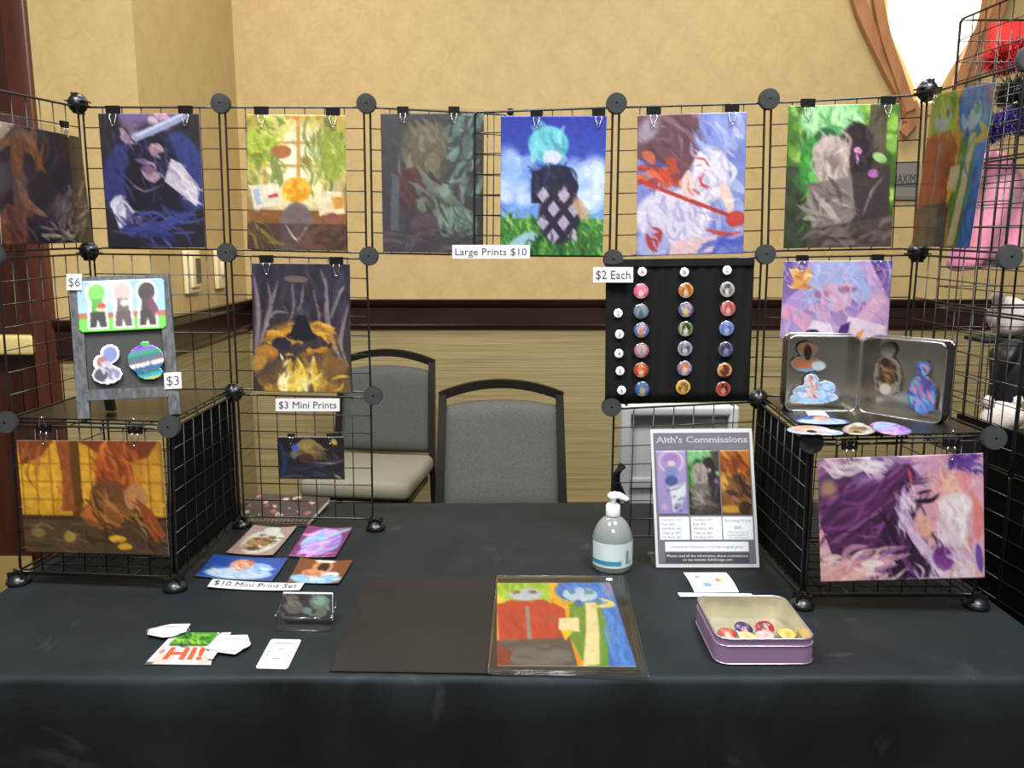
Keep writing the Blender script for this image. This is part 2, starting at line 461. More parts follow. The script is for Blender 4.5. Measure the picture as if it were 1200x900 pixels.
def art_slab(q, art, name, m=None, thick=0.0008, parent=None, h=0.0, back='#d8d4cc'):
    """a printed sheet: front carries the ink, thin body behind; art.mask cuts the outline"""
    b = MB(); W, H = art.w, art.h; L = art.linear()
    vid = {}; vs = []; cs = []; fs = []
    if art.mask.all() and q.curl is None:
        Lf = (np.pad(L, ((0, 1), (0, 1), (0, 0)), mode='edge') + np.pad(L, ((1, 0), (1, 0), (0, 0)), mode='edge')) / 2
        n = (W + 1) * (H + 1); vs = [q.P(i / W, j / H, h) for j in range(H + 1) for i in range(W + 1)]
        I = np.arange(n).reshape(H + 1, W + 1)
        fs = np.stack([I[:-1, :-1], I[1:, :-1], I[1:, 1:], I[:-1, 1:]], -1).reshape(-1, 4).tolist()
        rim = I[0, :-1].tolist() + I[:-1, -1].tolist() + I[-1, :0:-1].tolist() + I[:0:-1, 0].tolist(); m_ = len(rim)
        vs += [vs[k] - q.n * thick for k in rim]
        fs += [[rim[k], rim[(k + 1) % m_], n + (k + 1) % m_, n + k] for k in range(m_)] + [[n + k for k in range(m_)]]
        cs = np.concatenate([Lf.reshape(-1, 3), np.tile(np.array(hexc(back)), (m_, 1))])
        b.v = vs; b.f = [tuple(f_) for f_ in fs]; b.sm = [True] * (W * H) + [False] * (m_ + 1)
        return b.build(name, m or PRINT, parent, cols=cs)
    # vertices on pixel corners
    Lp = np.pad(L, ((0, 1), (0, 1), (0, 0)), mode='edge'); Lp = (Lp + np.pad(L, ((1, 0), (1, 0), (0, 0)), mode='edge')) / 2
    full = art.mask.all() and q.curl is None
    def vert(i, j, side):
        k = (i, j, side)
        if k not in vid:
            vid[k] = len(vs); vs.append(q.P(i / W, j / H, h - (thick if side else 0))); cs.append(Lp[j, i] if not side else hexc(back))
        return vid[k]
    M = art.mask
    for j in range(H):
        for i in range(W):
            if not M[j, i]: continue
            fs.append((vert(i, j, 0), vert(i + 1, j, 0), vert(i + 1, j + 1, 0), vert(i, j + 1, 0)))
            for (di, dj, e0, e1) in ((0, -1, (i, j), (i + 1, j)), (0, 1, (i + 1, j + 1), (i, j + 1)), (-1, 0, (i, j + 1), (i, j)), (1, 0, (i + 1, j), (i + 1, j + 1))):
                ii, jj = i + di, j + dj
                if not (0 <= ii < W and 0 <= jj < H and M[jj, ii]):
                    fs.append((vert(*e0, 0), vert(*e0, 1), vert(*e1, 1), vert(*e1, 0)))
            if not full: fs.append((vert(i, j, 1), vert(i, j + 1, 1), vert(i + 1, j + 1, 1), vert(i + 1, j, 1)))
    if full: fs.append((vert(0, 0, 1), vert(0, H, 1), vert(W, H, 1), vert(W, 0, 1)))
    b.add(vs, fs, True)
    return b.build(name, m or PRINT, parent, cols=np.array(cs))

def text(q, s, u, v, size, m, parent, w=None, h=0.0006, name='lettering', bold=0.0, align='CENTER'):
    """lettering lying on a Quad; (u,v) is the middle (or left) of the line, size = letter height in metres, w = width to fit"""
    c = bpy.data.curves.new('t', 'FONT'); c.body = s; c.size = 1; c.align_x = align; c.resolution_u = 2; c.offset = bold
    o = bpy.data.objects.new('t', c); COL.objects.link(o)
    me = bpy.data.meshes.new_from_object(o.evaluated_get(bpy.context.evaluated_depsgraph_get()))
    co = [x.co.copy() for x in me.vertices]; fs = [tuple(p.vertices) for p in me.polygons]
    bpy.data.objects.remove(o); bpy.data.curves.remove(c); bpy.data.meshes.remove(me)
    if not co: return None
    k = size / 0.7
    xs = [p.x for p in co]; wid = max(xs) - min(xs)
    kx = k if w is None else w / wid
    b = MB(); vs = []
    mid = (max(xs) + min(xs)) / 2 if align == 'CENTER' else 0
    for p in co:
        vs.append(q.P(u + (p.x - mid) * kx / q.w, v - (p.y - 0.34) * k / q.h, h))
    b.add(vs, fs)
    return b.build(name, m, parent)

# ------------------------------------------------------------------ the room
YW = 4.0       # back wall
YN = 2.95      # nearer wall on the left, with the door
XR = -1.263    # return between them
RT = CAM.z - 0.0685 * YW   # top of the chair rail
RB = RT - 0.145
def wallbox(name, x0, x1, y0, y1, z0, z1, m, kind='structure'):
    o = MB().box(((x0 + x1) / 2, (y0 + y1) / 2, (z0 + z1) / 2), (x1 - x0, y1 - y0, z1 - z0)).build(name, m)
    tag(o, kind=kind); return o
CARPET = mat('carpet', '#40342a', 0.95, var=0.25, vscale=25, bump=0.6, bscale=400)
tag(MB().box((0.2, 1.5, -0.05), (8, 8, 0.1)).build('floor', CARPET), kind='structure')
DAM = MATS['damask_wallpaper']; REED = MATS['reed_wallcovering']
wallbox('wall_back', XR, 4.2, YW, YW + 0.12, 0, RB + 0.05, REED)
wallbox('wall_back_upper', XR, 4.2, YW, YW + 0.12, RB + 0.05, 3.9, DAM)
wallbox('wall_left_return', XR - 0.12, XR, YN + 0.12, YW + 0.12, 0, RB + 0.05, REED)
wallbox('wall_left_return_upper', XR - 0.12, XR, YN + 0.12, YW + 0.12, RB + 0.05, 3.9, DAM)
XD = -1.613
wallbox('wall_left', XD, XR, YN, YN + 0.12, 0, RB + 0.05, REED)
wallbox('wall_left_upper', XD, XR, YN, YN + 0.12, RB + 0.05, 3.9, DAM)
wallbox('wall_left_far', -3.9, XD - 1.16, YN, YN + 0.12, 0, 3.9, DAM)
wallbox('wall_left_lintel', XD - 1.16, XD, YN, YN + 0.12, 3.0, 3.9, DAM)
# chair rail in three runs, moulded profile
prof = [(0.000, 0.0), (0.018, 0.004), (0.022, 0.022), (0.012, 0.03), (0.012, 0.118), (0.026, 0.128), (0.036, 0.142), (0.040, 0.158), (0.040, 0.165), (0.0, 0.165)]
def rail(name, p0, p1, nrm):
    p0, p1, nrm = Vector(p0), Vector(p1), Vector(nrm); n = len(prof)
    vs = [p + nrm * d + Vector((0, 0, RB + z)) for p in (p0, p1) for d, z in [(a * .9, b_ * .145 / .165) for a, b_ in prof]]
    fs = [(k, (k + 1) % n, n + (k + 1) % n, n + k) for k in range(n)] + [tuple(range(n)), tuple(reversed(range(n, 2 * n)))]
    tag(MB().add(vs, fs).build(name, TRIMW), kind='structure')
rail('trim_1', (XR, YW, 0), (4.2, YW, 0), (0, -1, 0))
rail('trim_2', (XR, YN, 0), (XR, YW, 0), (1, 0, 0))
rail('trim_3', (XD + 0.005, YN, 0), (XR + 0.04, YN, 0), (0, -1, 0))
tag(MB().box(((XR + 4.2) / 2, YW - 0.01, 0.06), (4.2 - XR, 0.02, 0.12)).build('baseboard_back', TRIMW), kind='structure')

# dark wooden door with casing and a pale exit bar
d = thing('door_1', (XD - 0.58, YN, 0), 'dark brown wooden door with a pale exit bar, left edge', 'door')
tag(d, kind='structure')
MB().box((XD - 0.04, YN + 0.03, 1.5), (0.085, 0.1, 3.0), bev=0.008).build('casing', mat('casing_wood', '#4a2416', 0.4, var=0.3, vscale=3, stretch=(8, 8, 0.7)), d)
MB().box((XD - 1.12, YN + 0.03, 1.5), (0.085, 0.1, 3.0), bev=0.008).build('casing', MATS['casing_wood'], d)
MB().box((XD - 0.58, YN + 0.07, 1.5), (1.0, 0.05, 2.98)).build('door_leaf', WOODD, d)
MB().box((XD - 0.135, YN + 0.035, 1.5), (0.1, 0.02, 2.9), bev=0.004).build('stile', WOODD, d)
MB().box((at(44, 404, YN).x - 0.36, YN + 0.0, at(20, 404, YN).z), (0.72, 0.06, 0.07), bev=0.012).build('exit_bar', mat('exit_bar_paint', '#cdb878', 0.45), d)

MB().box((XD - 0.58, YN + 0.04, 0.115), (0.96, 0.012, 0.23)).build('kick_plate', mat('brass_plate', '#b49a5c', 0.4, 0.3), d)
# wall plates on the return
for k, (y, w, lab) in enumerate(((3.30, 0.14, 'cream wall control box with a dark slot, above the sloping rail'), (3.62, 0.11, 'plain cream switch plate beside the control box, nearer the corner'))):
    t = thing('wall_plate', (XR, y, CAM.z - 0.18), lab, 'wall plate')
    MB().box((XR + 0.011, y, CAM.z - 0.12), (0.018, w, 0.165), bev=0.005).build('plate', mat('cream_plate', '#d9c99c', 0.4), t)
    if k == 0:
        MB().box((XR + 0.025, y, CAM.z - 0.115), (0.012, w * 0.6, 0.13), bev=0.003).build('housing', MATS['cream_plate'], t)
        MB().box((XR + 0.032, y + 0.01, CAM.z - 0.115), (0.006, 0.045, 0.095)).build('slot', mat('slot_grey', '#5c553f', 0.6), t)
    else:
        MB().box((XR + 0.024, y, CAM.z - 0.12), (0.012, 0.03, 0.06), bev=0.003).build('rocker', MATS['cream_plate'], t)

# room name plaque
q = Quad(at(1040, 190, YW - 0.012), at(1078, 190, YW - 0.012), at(1076, 234, YW - 0.012), at(1038, 234, YW - 0.012))
t = thing('room_sign', q.P(.5, 1), 'brushed grey room sign reading MAXIM on the back wall', 'sign')
slab(q, 'plaque', mat('brushed_metal', '#a09a90', 0.4, 0.6, var=0.1, vscale=8, stretch=(1, 1, 30)), 0.012, t)
text(q, 'MAXIM', 0.52, 0.44, 0.042, INKB, t, w=q.w * 0.72)
slab(q.sub(0.04, 0.60, 0.96, 0.64, 0.003), 'groove', CHROME, 0.003, t)
slab(q.sub(0.0, 0.90, 1.0, 1.0, 0.004), 'lower_rail', mat('plaque_rail', '#857d6f', 0.45, 0.5), 0.004, t)

# wall sconce
cx = at(1089, 60, YW).x
sz0 = at(1089, 118, YW - 0.06).z
t = thing('wall_sconce', (cx, YW, sz0), 'large glowing white wall sconce with curved wooden straps, top right', 'lamp')
SH = 0.95; b = MB(); vs = []; fs = []; n = 20; m = 22
for i in range(m + 1):
    f = i / m
    hw = 0.205 * math.sin(math.pi * (0.10 + 0.82 * f)) ** 0.85 * (0.35 + 0.65 * min(1, f * 3.0 + 0.02))
    dp = 0.14 * math.sin(math.pi * (0.06 + 0.86 * f)) ** 0.7
    for k in range(n + 1):
        a = math.pi * k / n
        vs.append((cx - hw * math.cos(a), YW - 0.005 - dp * math.sin(a), sz0 + SH * f))
for i in range(m):
    for k in range(n): fs.append((i * (n + 1) + k, i * (n + 1) + k + 1, (i + 1) * (n + 1) + k + 1, (i + 1) * (n + 1) + k))
fs.append(tuple(range(n + 1))); fs.append(tuple(m * (n + 1) + k for k in reversed(range(n + 1))))
b.add(vs, fs, True).build('shade', mat('lit_glass', '#fff4e0', 0.4, emit='#fff1dc', estr=2.6), t)
STRAP = mat('oak_strap', '#a5714a', 0.4, var=0.2, vscale=6, stretch=(4, 4, 1))
def strap(pts, w, name='strap', off=0.03):
    P = [at(x, y, YW - off) for x, y in pts]; b = MB().bar(P, w, 0.03, (0, 1, 0)); b.build(name, STRAP, t)
def smooth(pts, n=5):
    P = [Vector((x, y)) for x, y in pts]; Q = [2 * P[0] - P[1]] + P + [2 * P[-1] - P[-2]]; out = []
    for i in range(1, len(Q) - 2):
        for k in range(n):
            t_ = k / n; p0, p1, p2, p3 = Q[i - 1:i + 3]
            v = .5 * (2 * p1 + (p2 - p0) * t_ + (2 * p0 - 5 * p1 + 4 * p2 - p3) * t_ ** 2 + (3 * p1 - p0 - 3 * p2 + p3) * t_ ** 3); out.append((v.x, v.y))
    return out + [pts[-1]]
for sgn in (1, -1):
    mx = lambda L: smooth([(1089 + sgn * (x - 1089), y) for x, y in L])
    strap(mx([(993, -70), (999, -30), (1009, 10), (1024, 45), (1041, 80), (1057, 110), (1065, 128)]), 0.055)
    strap(mx([(1027, -70), (1026, -30), (1030, 10), (1039, 50), (1050, 82), (1060, 112), (1066, 130)]), 0.045, off=0.05)
    strap(mx([(1064, 122), (1068, 134), (1066, 146), (1057, 157)]), [0.07] * 5 + [0.06] * 5 + [0.04] * 6, 'strap_tip', 0.04)

# ------------------------------------------------------------------ table cloth
TX0, TX1, TY0, TY1 = -0.967, 0.885, 1.182, 1.945
root = thing('tablecloth', ((TX0 + TX1) / 2, (TY0 + TY1) / 2, 0), 'black cloth covering the long sales table down to the floor', 'tablecloth')
b = MB(); vs = []; fs = []
NX = 200
rows = []   # profile around the front edge and over the back edge: (y, z, fold amount)
R = 0.012
for z in np.linspace(0.005, T - R, 14): rows.append((TY0 - 0.004, z, (1 - z / T) * 0.9 + 0.08))
for a in (30, 60, 90): rows.append((TY0 - 0.004 + R - R * math.cos(math.radians(a)), T - R + R * math.sin(math.radians(a)), 0.03))
for y in np.linspace(TY0 + 0.03, TY1 - 0.01, 40): rows.append((y, T, 0.0))
rows += [(TY1 + 0.08, T - 0.009, 0.0), (TY1 + 0.135, T - 0.014, 0.05), (TY1 + 0.15, T - 0.022, 0.1), (TY1 + 0.155, T - 0.05, 0.15)]
for z in np.linspace(T - 0.16, 0.01, 6): rows.append((TY1 + 0.157, z, 0.4))
for (y, z, fo) in rows:
    for i in range(NX + 1):
        x = TX0 + (TX1 - TX0) * i / NX
        s1 = math.sin(x * 21 + 1.2 * math.sin(x * 7)) * 0.6 + math.sin(x * 47 + 2) * 0.3 + math.sin(x * 9 + 1) * 0.5
        dy = -fo * 0.034 * (s1 + 0.6) * (1 if y < 1.5 else -1)
        dz = 0
        if fo == 0.0 and TY0 + 0.04 < y < TY1 - 0.02:
            dz = 0.0009 * math.sin(x * 9 + y * 4) * math.sin(y * 11 + 1) - 0.0009
        vs.append((x, y + dy, z + dz))
W = NX + 1
for j in range(len(rows) - 1):
    for i in range(NX): fs.append((j * W + i, j * W + i + 1, (j + 1) * W + i + 1, (j + 1) * W + i))
b.add(vs, fs, True).build('cloth_top_and_front', MATS['black_cloth'], root)
for xs, sg in ((TX0, -1), (TX1, 1)):
    b = MB(); vs = []; fs = []; N2 = 40
    zz = list(np.linspace(0.005, T - 0.02, 10)) + [T - 0.004]
    for z in zz:
        for i in range(N2 + 1):
            y = TY0 + (TY1 + 0.15 - TY0) * i / N2
            vs.append((xs + sg * (0.004 + (1 - z / T) * 0.02 * (1 + math.sin(y * 34))), y, z))
    for j in range(len(zz) - 1):
        for i in range(N2): fs.append((j * (N2 + 1) + i, j * (N2 + 1) + i + 1, (j + 1) * (N2 + 1) + i + 1, (j + 1) * (N2 + 1) + i))
    b.add(vs, fs, True).build('cloth_side', MATS['black_cloth'], root)
# ------------------------------------------------------------------ chairs
FAB = mat('grey_tweed', '#4e4e4a', 0.85, var=0.28, vscale=260, bump=0.4, bscale=500)
FABL = mat('seat_tweed', '#807d6c', 0.85, var=0.12, vscale=260, bump=0.4, bscale=500)
FRM = mat('chair_frame', '#16120e', 0.35)
def chair(label, group):
    t = thing('banquet_chair', (0, 0, 0), label, 'chair', group)
    w, H = 0.205, 0.93   # half width; the chair faces -Y, backrest at y = 0
    lean = lambda z: 0.10 * max(0, (z - 0.45)) / 0.48
    for sx in (-1, 1):
        pts = [(sx * (w + 0.012), 0.06, 0), (sx * (w + 0.01), 0.0, 0.45)] + [(sx * (w + 0.008 - 0.014 * k / 5), lean(0.45 + 0.43 * k / 5), 0.45 + 0.43 * k / 5) for k in range(1, 6)]
        MB().bar(pts, 0.028, 0.026, (1, 0, 0)).build('back_post', FRM, t)
        MB().bar([(sx * (w - 0.005), -0.42, 0), (sx * (w - 0.005), -0.40, 0.43)], 0.026, 0.026, (1, 0, 0)).build('leg', FRM, t)
    pts = [((w + 0.004) * x, lean(0.885 + 0.035 * (1 - x * x)), 0.877 + 0.043 * (1 - x * x)) for x in np.linspace(-1, 1, 15)]
    MB().bar(pts, 0.03, 0.026, (0, 1, 0)).build('top_rail', FRM, t)
    MB().bar([(-w, -0.2, 0.40), (w, -0.2, 0.40)], 0.025, 0.3, (0, 1, 0)).build('seat_frame', FRM, t)
    # upholstered back panel: bowed top, puffed front
    b = MB(); nu, nv = 16, 14
    for side in (0, 1):
        vs = []
        for j in range(nv + 1):
            for i in range(nu + 1):
                x = -1 + 2 * i / nu; f = j / nv
                ztop = 0.842 + 0.022 * (1 - x * x)
                z = 0.50 + (ztop - 0.50) * f
                puff = 0.022 * (max(0, 1 - abs(x) ** 6) * max(0, 1 - abs(2 * f - 1) ** 6)) ** 0.5
                vs.append((x * (w - 0.008), lean(z) + (-0.004 - puff if side == 0 else 0.012 + puff * .5), z))
        fs = [(j * (nu + 1) + i, j * (nu + 1) + i + 1, (j + 1) * (nu + 1) + i + 1, (j + 1) * (nu + 1) + i) for j in range(nv) for i in range(nu)]
        b.add(vs, fs, True)
    k = (nu + 1) * (nv + 1); ring = list(range(nu)) + [j * (nu + 1) + nu for j in range(nv)] + [nv * (nu + 1) + nu - i for i in range(nu)] + [(nv - j) * (nu + 1) for j in range(nv)]
    fs2 = [(ring[i], ring[(i + 1) % len(ring)], ring[(i + 1) % len(ring)] + k, ring[i] + k) for i in range(len(ring))]
    b.f += fs2; b.sm += [True] * len(fs2)
    b.build('backrest', FAB, t)
    MB().box((0, -0.21, 0.455), (0.44, 0.46, 0.075), bev=0.03).build('seat', FABL, t)
    return t
c1 = chair('grey upholstered chair with black frame, directly behind the table middle', 'grey upholstered chairs')
c1.location = (at(587, 500, 2.72).x, 2.72, 0)
c2 = copy_tree(c1); c2['label'] = 'grey upholstered chair farther back, seen through the left wire grid'
c2.location = (at(449, 500, 3.52).x, 3.52, 0); c2.rotation_euler = (0, 0, math.radians(-7))

# grey plastic crate cart behind the right rack
GP = mat('grey_plastic', '#b4b8b7', 0.5, var=0.05, bump=0.1, bscale=90)
YB = 2.25
t = thing('plastic_tote', on_z(800, 600, -0.4), 'light grey plastic folding bin standing behind the commission sign', 'bin')
t.location = (at(797, 560, YB).x, YB, 0)
def P_(px, py, y=YB): return at(px, py, y)
BLx = P_(736, 600); BRx = P_(868, 600)
A0, A1 = P_(727, 474), P_(864, 474)
zl = 0.0
def face(x0, x1, z0, z1, y, th, name, m, bev=0.02):
    return MB().box(((x0 + x1) / 2, y, (z0 + z1) / 2), (x1 - x0, th, z1 - z0), bev=bev).build(name, m, t)
face(A0.x + .012, A1.x - .012, zl, A0.z - 0.01, YB + 0.022, 0.05, 'back_shell', GP)
for x0, x1, nm in ((A0.x, A0.x + 0.028, 'rim'), (A1.x - 0.028, A1.x, 'rim')): face(x0, x1, zl, A0.z, YB, 0.06, nm, GP, 0.008)
face(A0.x + .002, A1.x - .002, A0.z - 0.03, A0.z, YB, 0.058, 'rim', GP, 0.01)
for k in range(3): face(A0.x + 0.03, A1.x - 0.03, A0.z - 0.235 - 0.16 * k, A0.z - 0.205 - 0.16 * k, YB + 0.0, 0.03, 'rib', GP, 0.004)
MB().tube([P_(723, 600, 2.12), P_(721, 575, 2.12), P_(722, 556, 2.12), P_(729, 546, 2.14)], 0.011, 8).build('handle', PLAST, t)
MB().tube([P_(722, 560, 2.12), P_(735, 590, 2.14), P_(741, 620, 2.16)], 0.006, 6).build('strut', PLAST, t)

# ------------------------------------------------------------------ wire racks
S = 0.305
Lc = {(0, 0): (-0.9145, 1.836), (1, 0): (-0.6125, 1.825), (2, 0): (-0.3073, 1.827), (0, 1): (-0.945, 1.533), (1, 1): (-0.6393, 1.515)}
Rc = {(0, 0): (0.2068, 1.7275), (1, 0): (0.5128, 1.728), (2, 0): (0.8163, 1.714), (1, 1): (0.522, 1.421), (2, 1): (0.83, 1.413)}
Lpx = {(0, 0, 3): (93, 122), (1, 0, 3): (260, 122), (2, 0, 3): (430, 122), (0, 0, 2): (106, 294), (1, 0, 2): (267, 296), (2, 0, 2): (433, 300),
       (1, 0, 1): (275, 459), (2, 0, 1): (438, 463), (2, 0, 0): (440, 611), (1, 0, 0): (283, 608), (1, 1, 1): (200, 499), (0, 1, 1): (10, 494),
       (1, 1, 0): (205, 680), (0, 1, 0): (21, 673), (0, 1, 2): (-6, 299), (0, 1, 3): (-28, 96)}
Rpx = {(0, 0, 3): (722, 122), (1, 0, 3): (900, 117), (2, 0, 3): (1085, 107), (0, 0, 2): (718, 304), (1, 0, 2): (896, 298), (2, 0, 2): (1074, 295),
       (1, 0, 1): (888, 467), (0, 0, 1): (716, 476), (1, 1, 1): (949, 517), (2, 1, 1): (1162, 512), (1, 1, 0): (940, 700), (2, 1, 0): (1145, 700), (2, 1, 2): (1180, 301), (2, 1, 3): (1206, 69)}
def knots(cc, pp):
    K = {}
    for (i, j), (x, y) in cc.items():
        for k in range(4):
            if (i, j, k) in pp:
                a = pp[(i, j, k)]
                K[(i, j, k)] = on_z(a[0], a[1], 0.018) if k == 0 else at(a[0], a[1], y)
            else: K[(i, j, k)] = Vector((x, y, T + 0.018 + S * k))
    return K
LK = knots(Lc, Lpx); RK = knots(Rc, Rpx)
def panel(a, b, c, d, parent, cells=7, inset=0.0065, name='wire_panel', fr=0.0023, wr=0.0012):
    """wire grid between corners a (top left) b (top right) c (bottom right) d (bottom left)"""
    a, b, c, d = [Vector(x) for x in (a, b, c, d)]
    W_ = (b - a).length; H_ = (d - a).length; iu, iv = inset / W_, inset / H_
    Pq = lambda u, v: (a * (1 - u) + b * u) * (1 - v) + (d * (1 - u) + c * u) * v
    n = (b - a).cross(d - a).normalized() * 0.0016
    m = MB(); e = 0.04
    ring = []
    for (u0, v0, u1, v1) in ((iu, iv, 1 - iu, iv), (1 - iu, iv, 1 - iu, 1 - iv), (1 - iu, 1 - iv, iu, 1 - iv), (iu, 1 - iv, iu, iv)):
        ring += [Pq(u0 + (u1 - u0) * f, v0 + (v1 - v0) * f) for f in (0.02, 0.1, 0.5, 0.9, 0.98)]
    m.tube(ring, fr, 6, closed=True)
    for k in range(1, cells):
        f = iu + (1 - 2 * iu) * k / cells; g = iv + (1 - 2 * iv) * k / cells
        m.tube([Pq(f, iv) + n, Pq(f, 1 - iv) + n], wr, 5)
        m.tube([Pq(iu, g) - n, Pq(1 - iu, g) - n], wr, 5)
    return m.build(name, WIRE, parent)
def connector(p, parent, corner=False, r=0.0205):
    m = MB(); M = Matrix.Rotation(math.radians(90), 4, 'X')
    p = Vector(p)
    if not corner:
        m.lathe([(r * 0.9, -0.008), (r, -0.005), (r, -0.005), (r, 0.005), (r, 0.005), (r * 0.93, 0.0085), (r * 0.93, 0.0085), (r * 0.14, 0.009), (r * 0.14, 0.009), (r * 0.1, 0.008)], 24, p, M)
    else:
        m.lathe([(r * 0.3, -r * .95), (r * 0.75, -r * .65), (r * 0.98, -r * .2), (r * 0.98, r * .2), (r * 0.75, r * .65), (r * 0.3, r * .95)], 20, p, M)
        for ang in (0, 90):
            R_ = Matrix.Rotation(math.radians(ang), 4, 'Y')
            for o_ in (-0.004, 0.004):
                m.box(p + R_ @ Vector((0, 0, o_)), (r * 2.02, r * 1.6, 0.0025), R_)
        m.lathe([(r, -0.003), (r * 1.03, 0), (r, 0.003)], 20, p, M)
    return m.build('connector', BLKP if corner else PLAST, parent)
def foot(p, parent):
    m = MB(); p = Vector(p); z0 = T
    h = p.z - z0
    m.lathe([(0.0215, 0.0), (0.0225, 0.003), (0.0205, 0.009), (0.0145, 0.015), (0.006, 0.018)], 20, (p.x, p.y, z0))
    for a in (0.7, -0.7):
        R_ = Matrix.Rotation(a, 4, 'Z')
        m.box((p.x, p.y, z0 + 0.0135), (0.036, 0.004, 0.023), R_)
    return m.build('foot', BLKP, parent)
def rack(name, label, K):
    ctr = sum(K.values(), Vector()) / len(K)
    return thing(name, (ctr.x, ctr.y, T), label, 'display rack', 'black wire grid display racks')
LR = rack('wire_grid_rack', 'black wire grid rack with a cube at the left end of the table', LK)
RR = rack('wire_grid_rack', 'black wire grid rack with a cube at the right end of the table', RK)
def pn(K, root, p, q, k, **kw): panel(K[(*p, k + 1)], K[(*q, k + 1)], K[(*q, k)], K[(*p, k)], root, **kw)
for k in (1, 2):
    pn(LK, LR, (0, 0), (1, 0), k); pn(LK, LR, (1, 0), (2, 0), k); pn(LK, LR, (0, 1), (0, 0), k)
    pn(RK, RR, (0, 0), (1, 0), k); pn(RK, RR, (1, 0), (2, 0), k); pn(RK, RR, (2, 0), (2, 1), k)
pn(LK, LR, (1, 0), (2, 0), 0); pn(LK, LR, (0, 0), (1, 0), 0); pn(LK, LR, (0, 1), (0, 0), 0); pn(LK, LR, (1, 0), (1, 1), 0); pn(LK, LR, (0, 1), (1, 1), 0)
pn(RK, RR, (0, 0), (1, 0), 0); pn(RK, RR, (1, 0), (2, 0), 0); pn(RK, RR, (2, 0), (2, 1), 0); pn(RK, RR, (1, 0), (1, 1), 0); pn(RK, RR, (1, 1), (2, 1), 0)
# cube tops and bottoms
for K, root in ((LK, LR), (RK, RR)):
    i0, i1 = (0, 1) if K is LK else (1, 2)
    panel(K[(i0, 0, 1)], K[(i1, 0, 1)], K[(i1, 1, 1)], K[(i0, 1, 1)], root)
    panel(K[(i0, 0, 0)], K[(i1, 0, 0)], K[(i1, 1, 0)], K[(i0, 1, 0)], root)
    q = Quad(K[(i0, 0, 1)], K[(i1, 0, 1)], K[(i1, 1, 1)], K[(i0, 1, 1)])
    TOPQ = q.sub(0.03, 0.03, 0.97, 0.97, 0.0065); slab(TOPQ, 'top_sheet', SHEET, 0.003, root)
    if K is LK: LTOP = TOPQ
    else: RTOP = TOPQ
    ii = i1 if K is LK else i0
    sg = -1 if K is LK else 1
    q = Quad(K[(ii, 0, 1)], K[(ii, 1, 1)], K[(ii, 1, 0)], K[(ii, 0, 0)])
    slab(q.sub(0.03, 0.04, 0.97, 0.97, -0.006), 'side_sheet', SHEETD, 0.002, root)
# overlapping panels that bridge the middle
e3 = at(598, 131, 1.835); e2 = at(596, 303, 1.835)
panel(LK[(2, 0, 3)], e3, e2, LK[(2, 0, 2)], LR)
f3 = at(553, 128, 1.80); f2 = at(552, 303, 1.80)
panel(f3, RK[(0, 0, 3)], RK[(0, 0, 2)], f2, RR)
MB().lathe([(0.007, -0.004), (0.008, 0), (0.007, 0.004)], 12, e3, Matrix.Rotation(math.radians(90), 4, 'X')).build('end_cap', PLAST, LR)
for K, root in ((LK, LR), (RK, RR)):
    for key, p in K.items():
        i, j, k = key
        isL = K is LK
        if k == 0: foot(p, root); continue
        if (i, j) == (1, 1) and k > 1: continue
        if (i, j, k) in ((0, 1, 3), (2, 1, 3)) : connector(p, root); continue
        cubec = (i, k) == ((1, 1) if isL else (1, 1)) and j == 0
        corner = cubec or (j == 0 and i == (0 if isL else 2) and k >= 2)
        if j == 0 and k == 1 and i == (0 if isL else 2): corner = True
        connector(p + Vector((0, -0.006, 0)), root, corner)

# ------------------------------------------------------------------ binder clips
def make_clip():
    t = thing('binder_clip', (0, 0, 0), 'x', 'binder clip', 'black binder clips')
    m = MB(); w = 0.0145
    prof_ = [(-0.0045, 0.0), (0.0045, 0.0), (0.0022, -0.0165), (0.001, -0.0165), (0.0022, -0.002), (-0.0022, -0.002), (-0.001, -0.0165), (-0.0022, -0.0165)]
    m.prism([(-w, y, z) for y, z in prof_], (2 * w, 0, 0)); m.build('body', mat('clip_black', '#0c0c0d', 0.4), t)
    for sy in (-1, 1):
        pts = [(-0.0055, sy * 0.003, -0.0155), (-0.0075, sy * 0.004, -0.022), (-0.0035, sy * 0.0052, -0.034), (-0.0045, sy * 0.0056, -0.038), (0, sy * 0.006, -0.0405), (0.0045, sy * 0.0056, -0.038), (0.0035, sy * 0.0052, -0.034), (0.0075, sy * 0.004, -0.022), (0.0055, sy * 0.003, -0.0155)]
        MB().tube(pts, 0.0009, 6).build('handle', CHROME, t)
    return t
CLIP = make_clip(); CLIP_USED = [False]
def clip(p, label, yaw=0.0, scale=1.0, up=False):
    if not CLIP_USED[0]: t = CLIP; CLIP_USED[0] = True
    else: t = copy_tree(CLIP)
    t['label'] = label; t.location = Vector(p); t.rotation_euler = (0, 0, yaw); t.scale = (scale,) * 3
    if up:
        back = [c for c in t.children if c.name.startswith('handle')]
        back[1].rotation_euler = (math.pi, 0, 0); back[1].location = (0, 0.0, -0.024)
    return t

